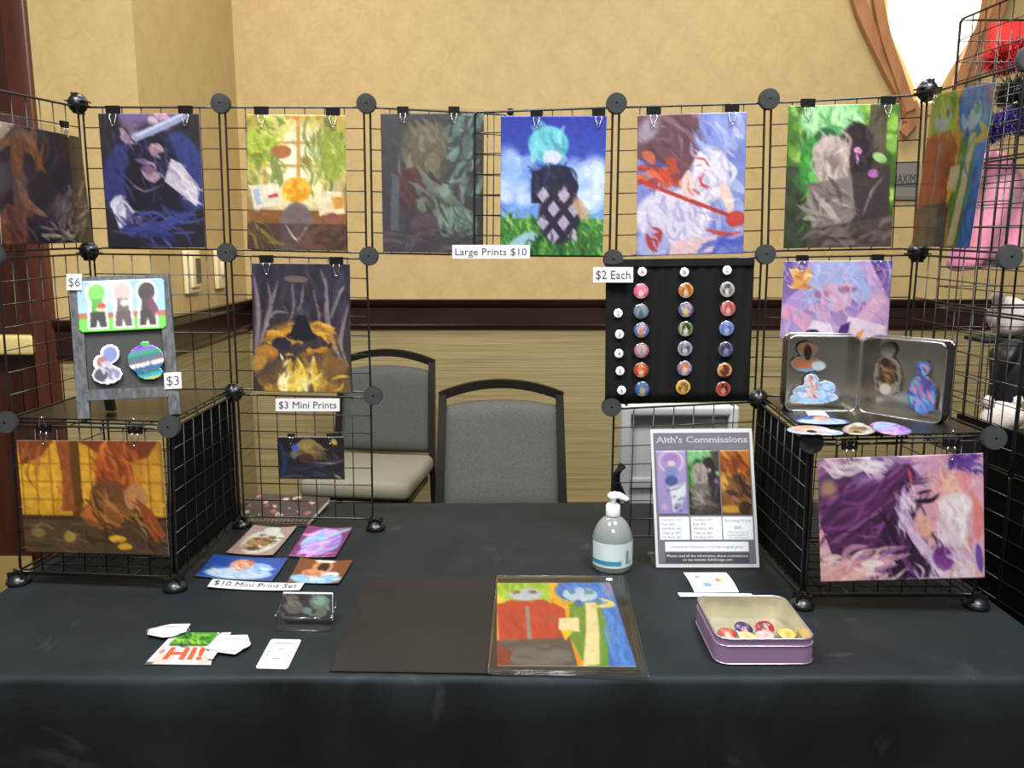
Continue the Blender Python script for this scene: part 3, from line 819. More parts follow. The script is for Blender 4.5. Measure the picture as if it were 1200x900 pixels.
# ------------------------------------------------------------------ pictures: loose colour studies in the tones of each print
def a_brown(w=96, h=124):
    A = Art(w, h, '#2c2226', '#241c20')
    A.p([(0, 0), (.2, 0), (0, .2)], '#b9ab98').p([(0, .16), (.3, .02), (.34, .06), (0, .26)], '#8a6238', .8)
    A.many(40, (.35, .05, 1, .6), .35, .008, -.7, .4, ['#3c3034', '#4a3c3c', '#1e181c'], .6)
    A.e(.3, .32, .17, .26, '#6e4526').e(.3, .2, .13, .13, '#8f5c30').many(40, (.15, .1, .48, .5), .3, .012, 1.5, .4, ['#a46a34', '#5a361e', '#7d4f2a'], .7)
    A.e(.33, .34, .07, .12, '#33262a').e(.45, .62, .2, .26, '#332829').e(.22, .6, .08, .2, '#63483f')
    A.s_([(.2, .45), (.28, .65), (.48, .76)], .035, '#8b6552').e(.12, .85, .14, .18, '#6b3c26').many(16, (.02, .7, .3, 1), .2, .015, 1.2, .4, ['#8a5030', '#4e2a1e'], .7)
    A.many(40, (.55, .5, .98, .95), .16, .012, -1.0, .6, ['#8d7c72', '#5e5250', '#a08e80', '#453c3e'], .7)
    A.many(10, (.45, .84, .75, .96), .12, .012, .4, .5, ['#c9beb4', '#8d8078'], .8)
    return A.grain(.15)
def a_navy(w=112, h=150):
    A = Art(w, h, '#2c262e', '#241f2a')
    A.e(.5, .02, .3, .13, '#695880').many(6, (.5, .0, .7, .06), .1, .022, .2, .5, ['#b996a8', '#c8a8b4'], .9)
    A.e(.2, .48, .2, .28, '#2d3162', rot=.2).e(.84, .42, .2, .3, '#333a72', rot=-.3).e(.5, .5, .28, .42, '#1d1a26')
    A.many(10, (.18, .12, .36, .22), .1, .018, 1.2, .5, ['#7d6880', '#947c94', '#5c4c66'], .9).many(30, (.1, .2, .9, .6), .2, .01, 1.3, .5, ['#3c427e', '#262a56', '#191722', '#4c4a7a'], .6)
    A.s_([(.36, .17), (.6, .1), (.84, .02)], .03, '#8a92b2', 1, False).s_([(.37, .16), (.82, .01)], .008, '#c2c8dc', 1, False)
    A.p([(.70, .33), (.8, .37), (.97, .55), (.93, .69), (.62, .5)], '#b5aebd').many(10, (.68, .4, .93, .62), .15, .01, .9, .2, ['#d8d2da', '#8d84a0'], .7)
    A.p([(.05, .66), (.16, .6), (.3, .73), (.14, .88)], '#b8b4c8').many(6, (.08, .64, .24, .8), .1, .01, -.9, .2, ['#dcd8e2', '#8880a0'], .7)
    A.many(10, (.38, .36, .56, .48), .1, .018, .5, .4, ['#8c7286', '#a98a98', '#6e5870'], .9).many(6, (.52, .25, .64, .31), .08, .016, .6, .4, ['#b492a0', '#8c7080'], .9).many(8, (.2, .75, .38, .86), .12, .016, .9, .3, ['#6f6380', '#8a7c96', '#54486a'], .9)
    A.s_([(.2, .45), (.4, .57), (.62, .52)], .006, '#6a6480').many(40, (.2, .72, .85, .98), .3, .015, .1, .5, ['#3a4184', '#2a2f66', '#4f58a0', '#1d1c30'], .7)
    return A.grain(.12)
def a_gold_room(w=112, h=150):
    A = Art(w, h, '#c0a84e', '#7a583c')
    A.e(.5, .45, .42, .36, '#fbf0b8', 1, .9).e(.5, .3, .3, .2, '#fff8da', .8, .9)
    for u in (.18, .52, .8): A.r(u - .018, .02, u + .018, .55, '#c08c3c', .8)
    for v in (.02, .2, .37): A.r(.15, v - .01, .85, v + .012, '#c8943e', .8)
    A.e(.14, .22, .17, .14, '#a8bc3e').e(.28, .08, .15, .09, '#d8d478').e(.88, .28, .14, .2, '#9aa83e').many(60, (0, .02, .35, .5), .12, .012, 1.2, .8, ['#8fa63a', '#c8cc5c', '#7a8a34'], .7)
    A.many(50, (.6, .02, 1, .55), .12, .01, 1.4, .5, ['#88a046', '#b9be58', '#5f7838', '#dccf7a'], .7).e(.34, .27, .11, .05, '#b5703a').e(.6, .33, .05, .03, '#b06a3e')
    A.many(14, (.62, .1, .75, .4), .18, .012, 1.57, .2, ['#71863c', '#94a44c'], .8).many(10, (.24, .3, .34, .5), .16, .012, 1.57, .2, ['#7d8f46'], .8)
    A.e(.5, .55, .145, .095, '#eeaa26').dots(20, (.4, .48, .6, .62), .03, ['#ffd050', '#e0921e'], .6)
    A.r(0, .7, 1, .8, '#8a5c36').r(0, .8, 1, 1, '#553a30').p([(.03, .52), (.32, .5), (.34, .66), (.07, .7)], '#efe2cc').p([(.06, .55), (.12, .54), (.14, .66), (.09, .67)], '#a9bfdc').p([(.21, .59), (.31, .575), (.315, .6), (.215, .615)], '#b8463a')
    A.p([(.7, .56), (.96, .56), (.99, .72), (.73, .74)], '#f1ddb8').p([(.86, .6), (.97, .59), (.98, .68), (.88, .69)], '#d99c44').e(.86, .755, .07, .04, '#94564a')
    A.e(.5, .8, .16, .16, '#77686a').p([(.34, .8), (.66, .8), (.68, 1), (.32, 1)], '#5c4a48').s_([(.38, .8), (.5, .92), (.62, .8)], .008, '#b8aaa0')
    A.many(16, (0, .85, .3, 1), .25, .01, .9, .3, ['#86803e', '#4a3428'], .6).many(20, (.6, .85, 1, 1), .2, .02, -.4, .4, ['#6a4a3e', '#46302a'], .6)
    return A.grain(.12)
def a_teal_dark(w=112, h=150):
    A = Art(w, h, '#403d42', '#3c3640')
    A.many(50, (.3, .0, 1, .4), .2, .02, -.9, .7, ['#2c2e30', '#4c4a4c', '#333538'], .6)
    A.many(34, (.66, .02, 1, .3), .11, .022, -.9, .6, ['#7fa79a', '#94b8aa', '#5b7a72', '#2e3432'], .8).many(24, (.68, .35, 1, .6), .12, .02, -1.1, .6, ['#7da294', '#3a4442', '#9cc0b2'], .7)
    A.e(.42, .24, .22, .16, '#6d6850').many(36, (.2, .12, .62, .42), .22, .014, 1.3, .6, ['#857f64', '#56523f', '#9a9478'], .7).e(.5, .35, .08, .06, '#7d7a58').e(.55, .32, .03, .02, '#8a6a60')
    A.e(.28, .52, .14, .13, '#5a3038').many(14, (.15, .42, .45, .65), .14, .02, 1.2, .4, ['#6b3a40', '#3c2630'], .6)
    A.p([(.1, .42), (.17, .45), (.16, .84), (.08, .84)], '#59626c').many(24, (.35, .48, .7, .72), .12, .02, .8, .8, ['#8c9c80', '#56604e', '#3a3a3c', '#6e8274'], .7).e(.62, .55, .05, .05, '#8fae9a')
    A.e(.74, .78, .2, .12, '#86a595').many(24, (.58, .68, .92, .9), .14, .012, 1.2, .5, ['#a4c2b2', '#5e7c70', '#33403e'], .7).e(.42, .8, .14, .08, '#5c4452').many(30, (.03, .84, 1, 1), .22, .016, -.2, .5, ['#5e4e60', '#77697a', '#3a323c'], .6)
    return A.gain(1, .22, '#55555c').grain(.1)  # grey lift paints the sheen of a reflection over the whole picture
def a_sky(w=112, h=150):
    A = Art(w, h, '#2a349a', '#4f86de')
    A.e(.5, .75, .9, .3, '#8ab6ea', .6, 1).dots(26, (0, .3, .25, .6), .07, ['#b8d0f2', '#dbe6f8', '#7ca4e4'], .5, .8).dots(30, (.68, .36, 1, .62), .07, ['#c6d8f4', '#e4ecfa', '#86ace6'], .5, .8)
    A.r(0, .73, 1, 1, '#3d7a38').many(110, (0, .7, 1, 1), .09, .009, 1.4, .5, ['#7cb24a', '#2d5f2c', '#58963c', '#1f4724', '#a2cc62'], .7)
    A.e(.46, .2, .19, .13, '#69bccb').many(22, (.32, .1, .6, .3), .14, .014, 1.2, .6, ['#8ed6de', '#4796ac', '#6fc4d0'], .6).e(.5, .29, .09, .05, '#c9d4e4').e(.55, .4, .08, .05, '#e2dce8', .8)
    A.p([(.3, .4), (.48, .34), (.66, .36), (.76, .5), (.72, .62), (.3, .62)], '#20223c').many(16, (.3, .38, .72, .58), .16, .014, 1.2, .5, ['#343760', '#14152a'], .6)
    A.e(.58, .7, .2, .22, '#2a2638')
    for i in range(4):
        for j in range(4):
            if (i + j) % 2 == 0: A.p([(.42 + i * .1 - .06, .56 + j * .1), (.42 + i * .1, .5 + j * .1), (.42 + i * .1 + .06, .56 + j * .1), (.42 + i * .1, .62 + j * .1)], '#c4b6d2', .85)
    A.e(.78, .66, .05, .09, '#c49a70', .8, .4, -.5).e(.22, .9, .16, .05, '#9fc4d8', .9, .3, -.5).many(40, (.2, .86, .95, 1), .1, .009, 1.4, .5, ['#2c5a2a', '#4f8a38', '#1a3d20'], .8)
    return A.grain(.08)
def a_lilac(w=112, h=150):
    A = Art(w, h, '#8490d4', '#7f8ad0')
    A.many(40, (.4, 0, 1, .9), .3, .03, 1.2, .6, ['#a9b6e6', '#c9d2f2', '#6f80cc', '#8fa0de'], .6)
    A.p([(0, 0), (.55, 0), (.6, .25), (.38, .5), (0, .3)], '#6d4852').many(18, (0, 0, .55, .3), .3, .014, .8, .3, ['#83606a', '#563640', '#9a7a86'], .6).e(.1, .1, .08, .1, '#b8b0c8', .7, .6, .6)
    A.many(18, (.02, .3, .4, .5), .14, .025, .5, .5, ['#c8482e', '#a03a34', '#e07048', '#4a58b0'], .8)
    A.e(.34, .72, .36, .2, '#dcd6ee').e(.68, .42, .17, .2, '#e8e4f2').many(50, (.05, .55, .75, .92), .14, .012, 1.2, .8, ['#f4f0fa', '#b8b4dc', '#a8a0d0', '#e6dff0'], .7).many(20, (.55, .25, .85, .55), .12, .012, 1.2, .8, ['#fbf8fc', '#c0bce0'], .7)
    A.e(.78, .12, .2, .14, '#8c9cde', .9, .4).many(12, (.55, .05, .95, .25), .16, .016, 1.0, .5, ['#6f80d0', '#b4bff0', '#e0e0f4'], .7)
    A.s_([(.48, .4), (.47, .5), (.5, .62)], .045, '#ecd0c8').s_([(.78, .48), (.84, .6), (.88, .7)], .04, '#ecd0c8')
    A.s_([(.02, .46), (.4, .58), (.85, .72)], .014, '#b83a30', 1, False).e(.92, .75, .09, .06, '#c83c34', .9).s_([(.65, .82), (.85, .86), (.99, .84)], .016, '#cc4a34').many(6, (.5, .3, .66, .56), .1, .008, .6, .8, ['#c84038'], .9)
    A.p([(.33, .9), (.75, .86), (.72, .98), (.3, 1)], '#e4c4cc').e(.15, .92, .16, .1, '#a8aede').many(5, (.12, .84, .22, .96), .1, .015, 1.2, .6, ['#b43a3c'], .9).many(12, (.7, .88, 1, 1), .2, .02, -.2, .3, ['#4a58b8', '#6c7cd0'], .7)
    return A.grain(.06)
def a_forest(w=112, h=150):
    A = Art(w, h, '#4c7a2a', '#2e4020')
    A.dots(120, (0, 0, 1, .75), .05, ['#6fa038', '#3a5f22', '#8cc04a', '#2c4a1c', '#a4d060'], .7)
    A.r(.74, 0, .9, .8, '#4a4238', .9).many(10, (.74, 0, .9, .6), .3, .014, 1.57, .1, ['#5f564a', '#38322c'], .6)
    A.p([(0, .42), (.2, .42), (.2, 1), (0, 1)], '#2a3026', .85).many(12, (0, .6, .2, 1), .2, .016, 1.4, .3, ['#3a4432', '#1e241c', '#4a7a2c'], .6)
    A.e(.4, .1, .29, .13, '#8ccb8c').many(44, (.14, .02, .66, .3), .16, .012, 1.4, .4, ['#a8dca4', '#6cb070', '#5a9c5c', '#c0e8b4'], .7).e(.4, .19, .12, .05, '#4c9a56').e(.35, .24, .11, .08, '#2c5a34')
    A.e(.22, .42, .1, .2, '#3c8a3a').many(14, (.12, .28, .32, .6), .12, .016, 1.2, .5, ['#58ae48', '#2c6a30'], .7).s_([(.22, .46), (.28, .56), (.33, .62)], .03, '#5cb850')
    A.e(.63, .34, .165, .22, '#2a2125').many(18, (.5, .18, .78, .6), .2, .012, 1.4, .4, ['#3c3038', '#1c1518', '#4a3a44'], .6).p([(.5, .5), (.95, .42), (.98, 1), (.5, 1)], '#38302f').e(.65, .32, .035, .025, '#d890c8').e(.65, .36, .012, .05, '#d890c8').e(.8, .48, .05, .03, '#a864a8')
    A.e(.85, .37, .07, .03, '#9cce7e', .9, .2, .5)
    A.e(.41, .33, .17, .12, '#b4a4a0').p([(.25, .32), (.57, .32), (.58, .5), (.46, .53), (.27, .51)], '#a6968f').e(.4, .42, .09, .07, '#7d7274').many(24, (.26, .24, .58, .5), .16, .012, 1.4, .4, ['#cabab4', '#8a7a76', '#bcaca6'], .7)
    A.p([(.2, .54), (.6, .5), (.66, .76), (.6, .84), (.26, .88)], '#7a706c').many(26, (.2, .54, .64, .86), .16, .014, .6, .9, ['#968a84', '#5c5250', '#aa9e98', '#463e3e'], .7)
    A.s_([(.26, .6), (.44, .76), (.55, .88)], .022, '#aa9e96').p([(.25, .86), (.98, .78), (1, 1), (.2, 1)], '#453c3a').many(24, (.25, .82, 1, 1), .16, .018, -.3, .5, ['#5e5350', '#332b2b', '#72665f'], .7)
    A.s_([(.72, .78), (.8, .6), (.9, .5)], .01, '#6e686c')
    return A.grain(.1)
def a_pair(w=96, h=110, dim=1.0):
    A = Art(w, h, '#e6b020', '#d88c18')
    A.e(.1, .15, .3, .2, '#f0d840', .8, .8).r(.74, 0, 1, .4, '#3c78cc', .9)
    # left: lime hair above a red jacket and dark lap
    A.p([(.0, .3), (.12, .24), (.42, .24), (.56, .36), (.56, .74), (.02, .76)], '#b82e20').many(26, (.02, .3, .5, .72), .22, .016, 1.4, .4, ['#cc4030', '#962418', '#a82a1c'], .6)
    A.e(.22, .1, .23, .16, '#96bc2c').p([(.04, .08), (.44, .08), (.46, .3), (.36, .2), (.12, .2), (.05, .3)], '#a0c634').many(26, (.04, .01, .42, .24), .12, .012, 1.5, .3, ['#b8d84c', '#7aa024', '#8cb42a'], .7)
    A.e(.24, .16, .15, .09, '#b4bcd4', .95).e(.17, .135, .035, .025, '#8e4a24', .9).e(.31, .135, .035, .025, '#8e4a24', .9).many(16, (.06, .0, .42, .1), .14, .014, 1.4, .4, ['#b8d84c', '#7aa024', '#96bc2c'], .9).r(.235, .33, .265, .73, '#8a8478').s_([(.36, .5), (.5, .48)], .04, '#a04424')
    A.p([(0, .74), (.56, .7), (.58, 1), (0, 1)], '#4a4242').e(.3, .9, .26, .1, '#5f585a').many(10, (0, .76, .5, 1), .2, .02, -.1, .3, ['#6e666a', '#383234'], .6).p([(0, .78), (.12, .86), (.08, 1), (0, 1)], '#7c1e18')
    # right: blue hair and cloak, green coat with a cream band
    A.p([(.6, .3), (.9, .26), (1, .5), (1, 1), (.64, 1), (.56, .7)], '#5f8c26').many(16, (.6, .3, .85, .95), .2, .016, 1.5, .3, ['#7aa434', '#4a741e'], .6)
    A.p([(.74, .28), (.83, .28), (.8, .6), (.74, .98), (.62, 1), (.7, .6)], '#e4d69c').p([(.5, .48), (.66, .47), (.64, .64), (.48, .62)], '#e6d8a4').p([(.5, .62), (.6, .62), (.52, .74)], '#f0c428')
    A.p([(.86, .28), (1, .2), (1, 1), (.8, 1), (.88, .7)], '#2c6cc6').many(26, (.85, .25, 1, 1), .24, .016, 1.7, .25, ['#3c86dc', '#2054a4', '#4a94e4'], .7)
    A.e(.72, .12, .22, .16, '#2f74cc').many(26, (.52, .0, .94, .25), .14, .014, 1.4, .5, ['#4a92e4', '#2258ac', '#3a80d8'], .7).e(.71, .17, .15, .1, '#c0d2e8', .95).e(.64, .14, .035, .03, '#4f9a6c', .9).e(.79, .14, .04, .032, '#4f9a6c', .9).many(18, (.54, .0, .92, .1), .14, .016, 1.3, .5, ['#4a92e4', '#2258ac', '#3a80d8'], .9).e(.68, .29, .035, .05, '#3a62a8')
    A.s_([(.86, .22), (.96, .3), (.8, .34)], .03, '#e8c860').many(8, (.9, .02, 1, .2), .1, .014, 1.2, .5, ['#d07a8a', '#5c6cc0'], .6)
    return A.gain(dim).grain(.05)  # dim paints shade into the side-panel copy of this same print
def a_pool(w=110, h=146):
    A = Art(w, h, '#2e2936', '#3c3430')
    A.many(26, (0, 0, 1, .6), .5, .02, 1.55, .12, ['#3a3444', '#26222e', '#474052'], .6)
    for pts, w_ in (([(.02, .75), (.06, .4), (.02, .1)], .02), ([(.06, .66), (.16, .4), (.26, .14)], .018), ([(.1, .5), (.22, .38), (.36, .38)], .01), ([(.2, .35), (.16, .15)], .008), ([(.92, .78), (.78, .5), (.75, .1)], .022), ([(.78, .45), (.88, .25), (.94, .16)], .012), ([(.98, .8), (.9, .6), (.98, .3)], .016), ([(.76, .2), (.7, .04)], .008), ([(.4, .14), (.42, .34), (.36, .47)], .009), ([(.52, .16), (.5, .3), (.46, .36)], .009), ([(.62, .2), (.68, .42), (.6, .49)], .008)):
        A.s_(pts, w_, '#6e6470').s_([(x + .008, y) for x, y in pts], w_ * .35, '#8e8284')
    A.e(.45, .12, .12, .025, '#6e5c58').e(.5, .6, .34, .14, '#c48a2e', 1, .5).many(40, (.16, .46, .84, .74), .12, .012, .1, .3, ['#e0a23a', '#b87a24', '#f0bc50'], .7)
    A.dots(20, (.25, .6, .8, .76), .05, ['#2e2632', '#3a3038'], .95, .2).p([(.47, .37), (.53, .37), (.64, .58), (.36, .58)], '#1c1a28').e(.5, .56, .16, .04, '#1e1b28').e(.5, .37, .035, .03, '#4a4452')
    A.e(.14, .7, .12, .07, '#a8742e').dots(40, (0, .74, 1, 1), .08, ['#a07430', '#c8983e', '#7a5a34', '#5a463a'], .7, .3).e(.5, .9, .2, .12, '#d8b84a', .8, .8)
    A.many(40, (.28, .78, .66, .98), .16, .014, 1.57, .12, ['#f4e48a', '#fff4c0', '#c8942e', '#5e4a34', '#ecd25c'], .85).many(16, (.3, .8, .95, .99), .16, .01, -.6, .5, ['#f6e27c', '#e8bc4c'], .8)
    return A.grain(.12)
def a_portrait(w=128, h=100):
    A = Art(w, h, '#5c4a9c', '#c49cc8')
    A.many(14, (.0, .55, .5, 1), .4, .05, .3, .6, ['#c8a0cc', '#d8a8c8', '#b890c4'], .8)
    for pts, w_, c in (([(.32, .05), (.3, .35), (.12, .6), (.16, .95)], .13, '#b49cd4'), ([(.7, .05), (.82, .35), (.92, .65), (.84, .98)], .13, '#c4a0d0'), ([(.5, -.05), (.36, .15), (.3, .4)], .12, '#9cb0e0'), ([(.5, -.05), (.64, .15), (.72, .4)], .12, '#a4b2e2'), ([(.05, .65), (.2, .75), (.3, .95)], .09, '#dca0c4'), ([(.9, .5), (.78, .7), (.7, .9)], .08, '#e0b0d0')):
        A.s_(pts, w_, c, 1, False)
    A.e(.5, .14, .2, .22, '#a2b0e0')
    A.p([(.34, .3), (.66, .28), (.64, .55), (.5, .66), (.36, .54)], '#d6a8c4').e(.36, .42, .09, .05, '#94507c', .7, .5).e(.6, .36, .09, .04, '#94507c', .7, .5)
    A.many(70, (.04, .0, .96, .98), .34, .012, 1.3, .5, ['#cfc0ea', '#8fa2dc', '#e4bcd8', '#9a7cc0', '#b8c8ee', '#d894bc'], .6, .6)
    A.p([(.24, .92), (.3, .75), (.46, .8), (.52, .98)], '#e8dcec').p([(.62, .7), (.98, .82), (.98, 1), (.6, 1)], '#e8d4e6').p([(.56, .82), (.65, .76), (.62, .95), (.52, .96)], '#4a2c74').e(.3, .9, .06, .03, '#33225c')
    A.p([(.04, .08), (.12, .14), (.1, .06), (.18, .14), (.24, .06), (.26, .22), (.2, .36), (.06, .34), (.1, .26)], '#e0a458').many(10, (.06, .1, .26, .36), .1, .014, .2, .5, ['#f4d898', '#c87840'], .8).p([(.72, .9), (.78, .86), (.74, 1), (.7, 1)], '#e0a040')
    return A.grain(.06)
def a_amber(w=144, h=116):
    A = Art(w, h, '#9a6a1e', '#7a5428')
    A.e(.14, .3, .3, .45, '#d8a42e', 1, .9).e(.5, .3, .2, .4, '#d8a030', .9, .9).e(.95, .45, .18, .35, '#d09c30', .9, .9)
    for u in (.02, .12, .22, .42, .5, .9, .99): A.r(u - .006, 0, u + .006, .68, '#8a5c1c', .9)
    for v in (.2, .36, .52): A.r(0, v - .007, 1, v + .007, '#8a5c1c', .8)
    A.r(0, .66, 1, .7, '#3a2614').r(0, .7, 1, 1, '#4c3a26').many(40, (0, .72, 1, 1), .2, .01, .05, .1, ['#6e5638', '#32261c', '#8a6c42', '#241c16'], .6).e(.32, .85, .04, .05, '#b08c40', .8, .4, .6).e(.1, .82, .05, .04, '#8c7040', .7)
    A.r(.355, 0, .43, .68, '#4e3014', .9)
    A.p([(0, 0), (.26, 0), (.16, .14), (.02, .22)], '#7a3c1c').p([(.27, 0), (.36, 0), (.36, .3), (.38, .62), (.28, .62), (.3, .3)], '#8e4a24').p([(.42, 0), (.98, 0), (.9, .14), (.74, .2), (.55, .1)], '#74361a')
    A.many(26, (.02, 0, .36, .6), .2, .012, 1.5, .3, ['#a45c2e', '#6a3016', '#b87038'], .5)
    A.e(.66, .3, .13, .28, '#8a3e1c').many(50, (.54, .04, .84, .55), .2, .014, 1.2, .5, ['#b05a26', '#6c2c14', '#98481e', '#c87434'], .7)
    A.e(.62, .5, .14, .16, '#6a4426').e(.8, .5, .08, .13, '#b07a50').e(.58, .65, .17, .13, '#7c4e26').p([(.4, .66), (.5, .52), (.52, .72)], '#b4622c').many(30, (.46, .45, .84, .85), .18, .014, .9, .6, ['#8e5a2c', '#4e2e18', '#a86e3a', '#3a2214'], .7)
    A.p([(.8, .5), (.9, .6), (.99, .82), (.92, .9), (.84, .7)], '#8c4420').p([(.68, .72), (.78, .7), (.94, .96), (.72, .96)], '#4a3424').e(.65, .86, .06, .03, '#d0a030').e(.7, .93, .05, .03, '#c89428').many(10, (.74, .72, .98, .97), .2, .01, .9, .2, ['#7a5a40', '#2c1e14', '#a07a54'], .7)
    return A.grain(.1)
def a_feather(w=156, h=116):
    A = Art(w, h, '#d8a0c4', '#e4b4b8')
    A.many(60, (0, 0, .6, .25), .3, .022, .2, .3, ['#7c4c98', '#c8a8d8', '#ecd4e4', '#9a78b8', '#6a8cc4'], .7)
    A.e(.1, .3, .16, .22, '#4a2458', .9, .4).p([(.0, .5), (.2, .25), (.55, .06), (.6, .15), (.52, .4), (.34, .76), (.08, .8)], '#54285c')
    A.many(80, (.0, .1, .58, .8), .4, .012, -.55, .22, ['#6c3474', '#3a1c42', '#8a4890', '#4c2454', '#2a1632', '#a868a8'], .7)
    A.e(.06, .24, .05, .07, '#e4c088', .6, .9)
    A.p([(.34, .7), (.46, .4), (.56, .36), (.62, .6), (.74, .98), (.42, 1)], '#321a3c').many(50, (.36, .42, .68, 1), .28, .012, 1.3, .25, ['#4c2458', '#201028', '#6a3478', '#7c4890'], .7)
    A.many(40, (.0, .78, .45, 1), .24, .02, -.35, .35, ['#f2c8bc', '#e8a49c', '#f8e0dc', '#a878b4', '#d898b8'], .8).e(.32, .86, .07, .03, '#f6e8e6')
    A.s_([(.52, .25), (.52, .45), (.6, .68), (.72, .92), (.76, .99)], .045, '#d8bce0').many(34, (.47, .25, .58, .6), .12, .01, 1.3, .2, ['#ecdcf2', '#b894c8'], .8).many(26, (.58, .62, .76, .98), .12, .01, 1.1, .2, ['#ecdcf2', '#b090c4'], .8)
    A.many(24, (.1, .0, .4, .14), .2, .014, .25, .15, ['#f6eaf4', '#d8c4e4'], .8)
    A.e(.88, .1, .1, .12, '#5c3c9c', .9, .3).many(20, (.8, .0, 1, .2), .12, .014, .6, .8, ['#7c5cb4', '#4a2c84', '#e8c8dc'], .7)
    A.e(.82, .25, .12, .13, '#e8a0ac').many(30, (.7, .12, .95, .5), .2, .012, 1.3, .5, ['#f4bcc0', '#d88498', '#f0d0cc'], .7).s_([(.93, .3), (.97, .55), (.88, .85)], .045, '#e48a8c').e(.8, .24, .05, .06, '#f0c4b4', .9)
    A.e(.83, .4, .1, .1, '#f2e6ee', 1, .3).e(.82, .56, .08, .2, '#f0e4ee', 1, .3).many(14, (.72, .6, .9, .95), .2, .02, 1.3, .3, ['#f6eef4', '#e4d0e2'], .8).many(16, (.74, .38, .92, .72), .16, .012, 1.3, .4, ['#fdf8fc', '#cdb4d4', '#e8d0e0'], .7)
    A.e(.63, .56, .05, .1, '#e8b4a4', .9, .2, -.4).e(.75, .83, .06, .1, '#6c2c84', .9, .3, -.4).many(8, (.69, .72, .82, .95), .14, .012, 1.2, .4, ['#8a3c98', '#4c1c64', '#a864b0'], .7).s_([(.58, .36), (.68, .36), (.74, .3)], .02, '#1e0f26').s_([(.6, .3), (.68, .28)], .014, '#1e0f26').s_([(.55, .1), (.57, .24)], .012, '#d05a60').many(14, (.8, .78, 1, 1), .2, .02, .9, .5, ['#ecd8e8', '#d8b8d8', '#f6ecf4'], .8).s_([(.96, .72), (.98, .95)], .03, '#7050a8')
    return A.grain(.06)
def a_night(w=80, h=52):
    A = Art(w, h, '#1c1414', '#20222c')
    A.many(20, (0, .5, 1, 1), .5, .03, .05, .15, ['#333a52', '#16161e', '#4a4c58'], .6).e(.45, .3, .18, .26, '#8a7648').many(20, (.3, .1, .65, .5), .3, .03, .6, .5, ['#a48e58', '#5c4c30'], .7).e(.26, .25, .05, .08, '#3c5cc0').e(.24, .42, .05, .1, '#6c7c74', .7).e(.42, .5, .12, .12, '#4a2c24').e(.85, .12, .05, .06, '#c8a860', .9, .4, .6).s_([(.02, .1), (.1, .5), (.05, .95)], .05, '#243058').many(6, (.7, .2, .95, .5), .3, .02, .7, .3, ['#4c3a2c', '#2c1c18'], .8).s_([(.5, .6), (.8, .62), (1, .55)], .02, '#8a8880').s_([(.85, .9), (.95, .98)], .03, '#8c8466')
    return A.grain(.1)

# minis, stickers, charms
def blobs(w, h, bg, items, strokes=()):
    A = Art(w, h, bg)
    for it in items: A.e(*it)
    for st in strokes: A.many(*st)
    return A.grain(.06)
def mini_jar():
    return blobs(44, 50, '#a88c86', [(.5, .55, .4, .42, '#c9cfc6'), (.5, .12, .18, .1, '#cfd2ca'), (.45, .6, .26, .26, '#9a7446'), (.6, .42, .14, .1, '#4a3a2a'), (.4, .75, .12, .1, '#5a3c22')], [(30, (.2, .3, .8, .85), .2, .025, .3, .8, ['#b48c54', '#e0ddd0', '#7a5630', '#d8d8cc', '#3c2c20'], .75)])
def mini_pink():
    return blobs(44, 50, '#7a2c70', [(.5, .5, .4, .46, '#b49ce0'), (.4, .6, .25, .3, '#6c98e4'), (.65, .55, .2, .3, '#e070c8')], [(50, (.15, .1, .85, .95), .35, .03, -.8, .4, ['#7cb0f0', '#f08cd8', '#c8b0f0', '#5c7cdc', '#90e0d8', '#f4c0ec'], .8)])
def mini_blue():
    return blobs(60, 40, '#2450a8', [(.5, .75, .44, .25, '#a8c8ea'), (.65, .5, .24, .26, '#8ab4e6'), (.45, .35, .14, .24, '#dc9a80')], [(50, (.15, .45, .85, .9), .2, .03, .2, .8, ['#d4e4f6', '#6c9ce0', '#b4d0f0', '#e8d8b8'], .8), (12, (.34, .15, .6, .55), .2, .03, .8, .5, ['#e8b090', '#c06850', '#f0d8c8'], .8)])
def mini_bear():
    return blobs(50, 40, '#7a4426', [(.5, .82, .5, .22, '#8cc0e4'), (.5, .3, .2, .28, '#c8885c'), (.52, .3, .11, .22, '#241812'), (.36, .55, .2, .15, '#d88c64'), (.72, .62, .18, .13, '#d8e4ec'), (.5, .05, .2, .06, '#e8e0d0')], [(18, (.1, .7, .9, .98), .2, .03, .1, .4, ['#b4d8f0', '#6ca8d8', '#dceaf4'], .8), (8, (.25, .4, .6, .7), .2, .03, .5, .5, ['#e8a07c', '#b06a48'], .8)])
def cut(A, *ells, polys=()):
    m = np.zeros((A.h, A.w), bool)
    for (u, v, ru, rv) in ells: m |= (((A.u - u) / ru) ** 2 + ((A.v - v) / rv) ** 2) < 1
    for p in polys: m |= A.pm(p) > .5
    A.mask = m; return A
def outline(A, col, n=2):
    e = A.mask.copy()
    for _ in range(n):
        f = e.copy(); f[1:] &= e[:-1]; f[:-1] &= e[1:]; f[:, 1:] &= e[:, :-1]; f[:, :-1] &= e[:, 1:]; f[0] = f[-1] = False; f[:, 0] = f[:, -1] = False; e = f
    A.im[A.mask & ~e] = A.srgb(col); return A
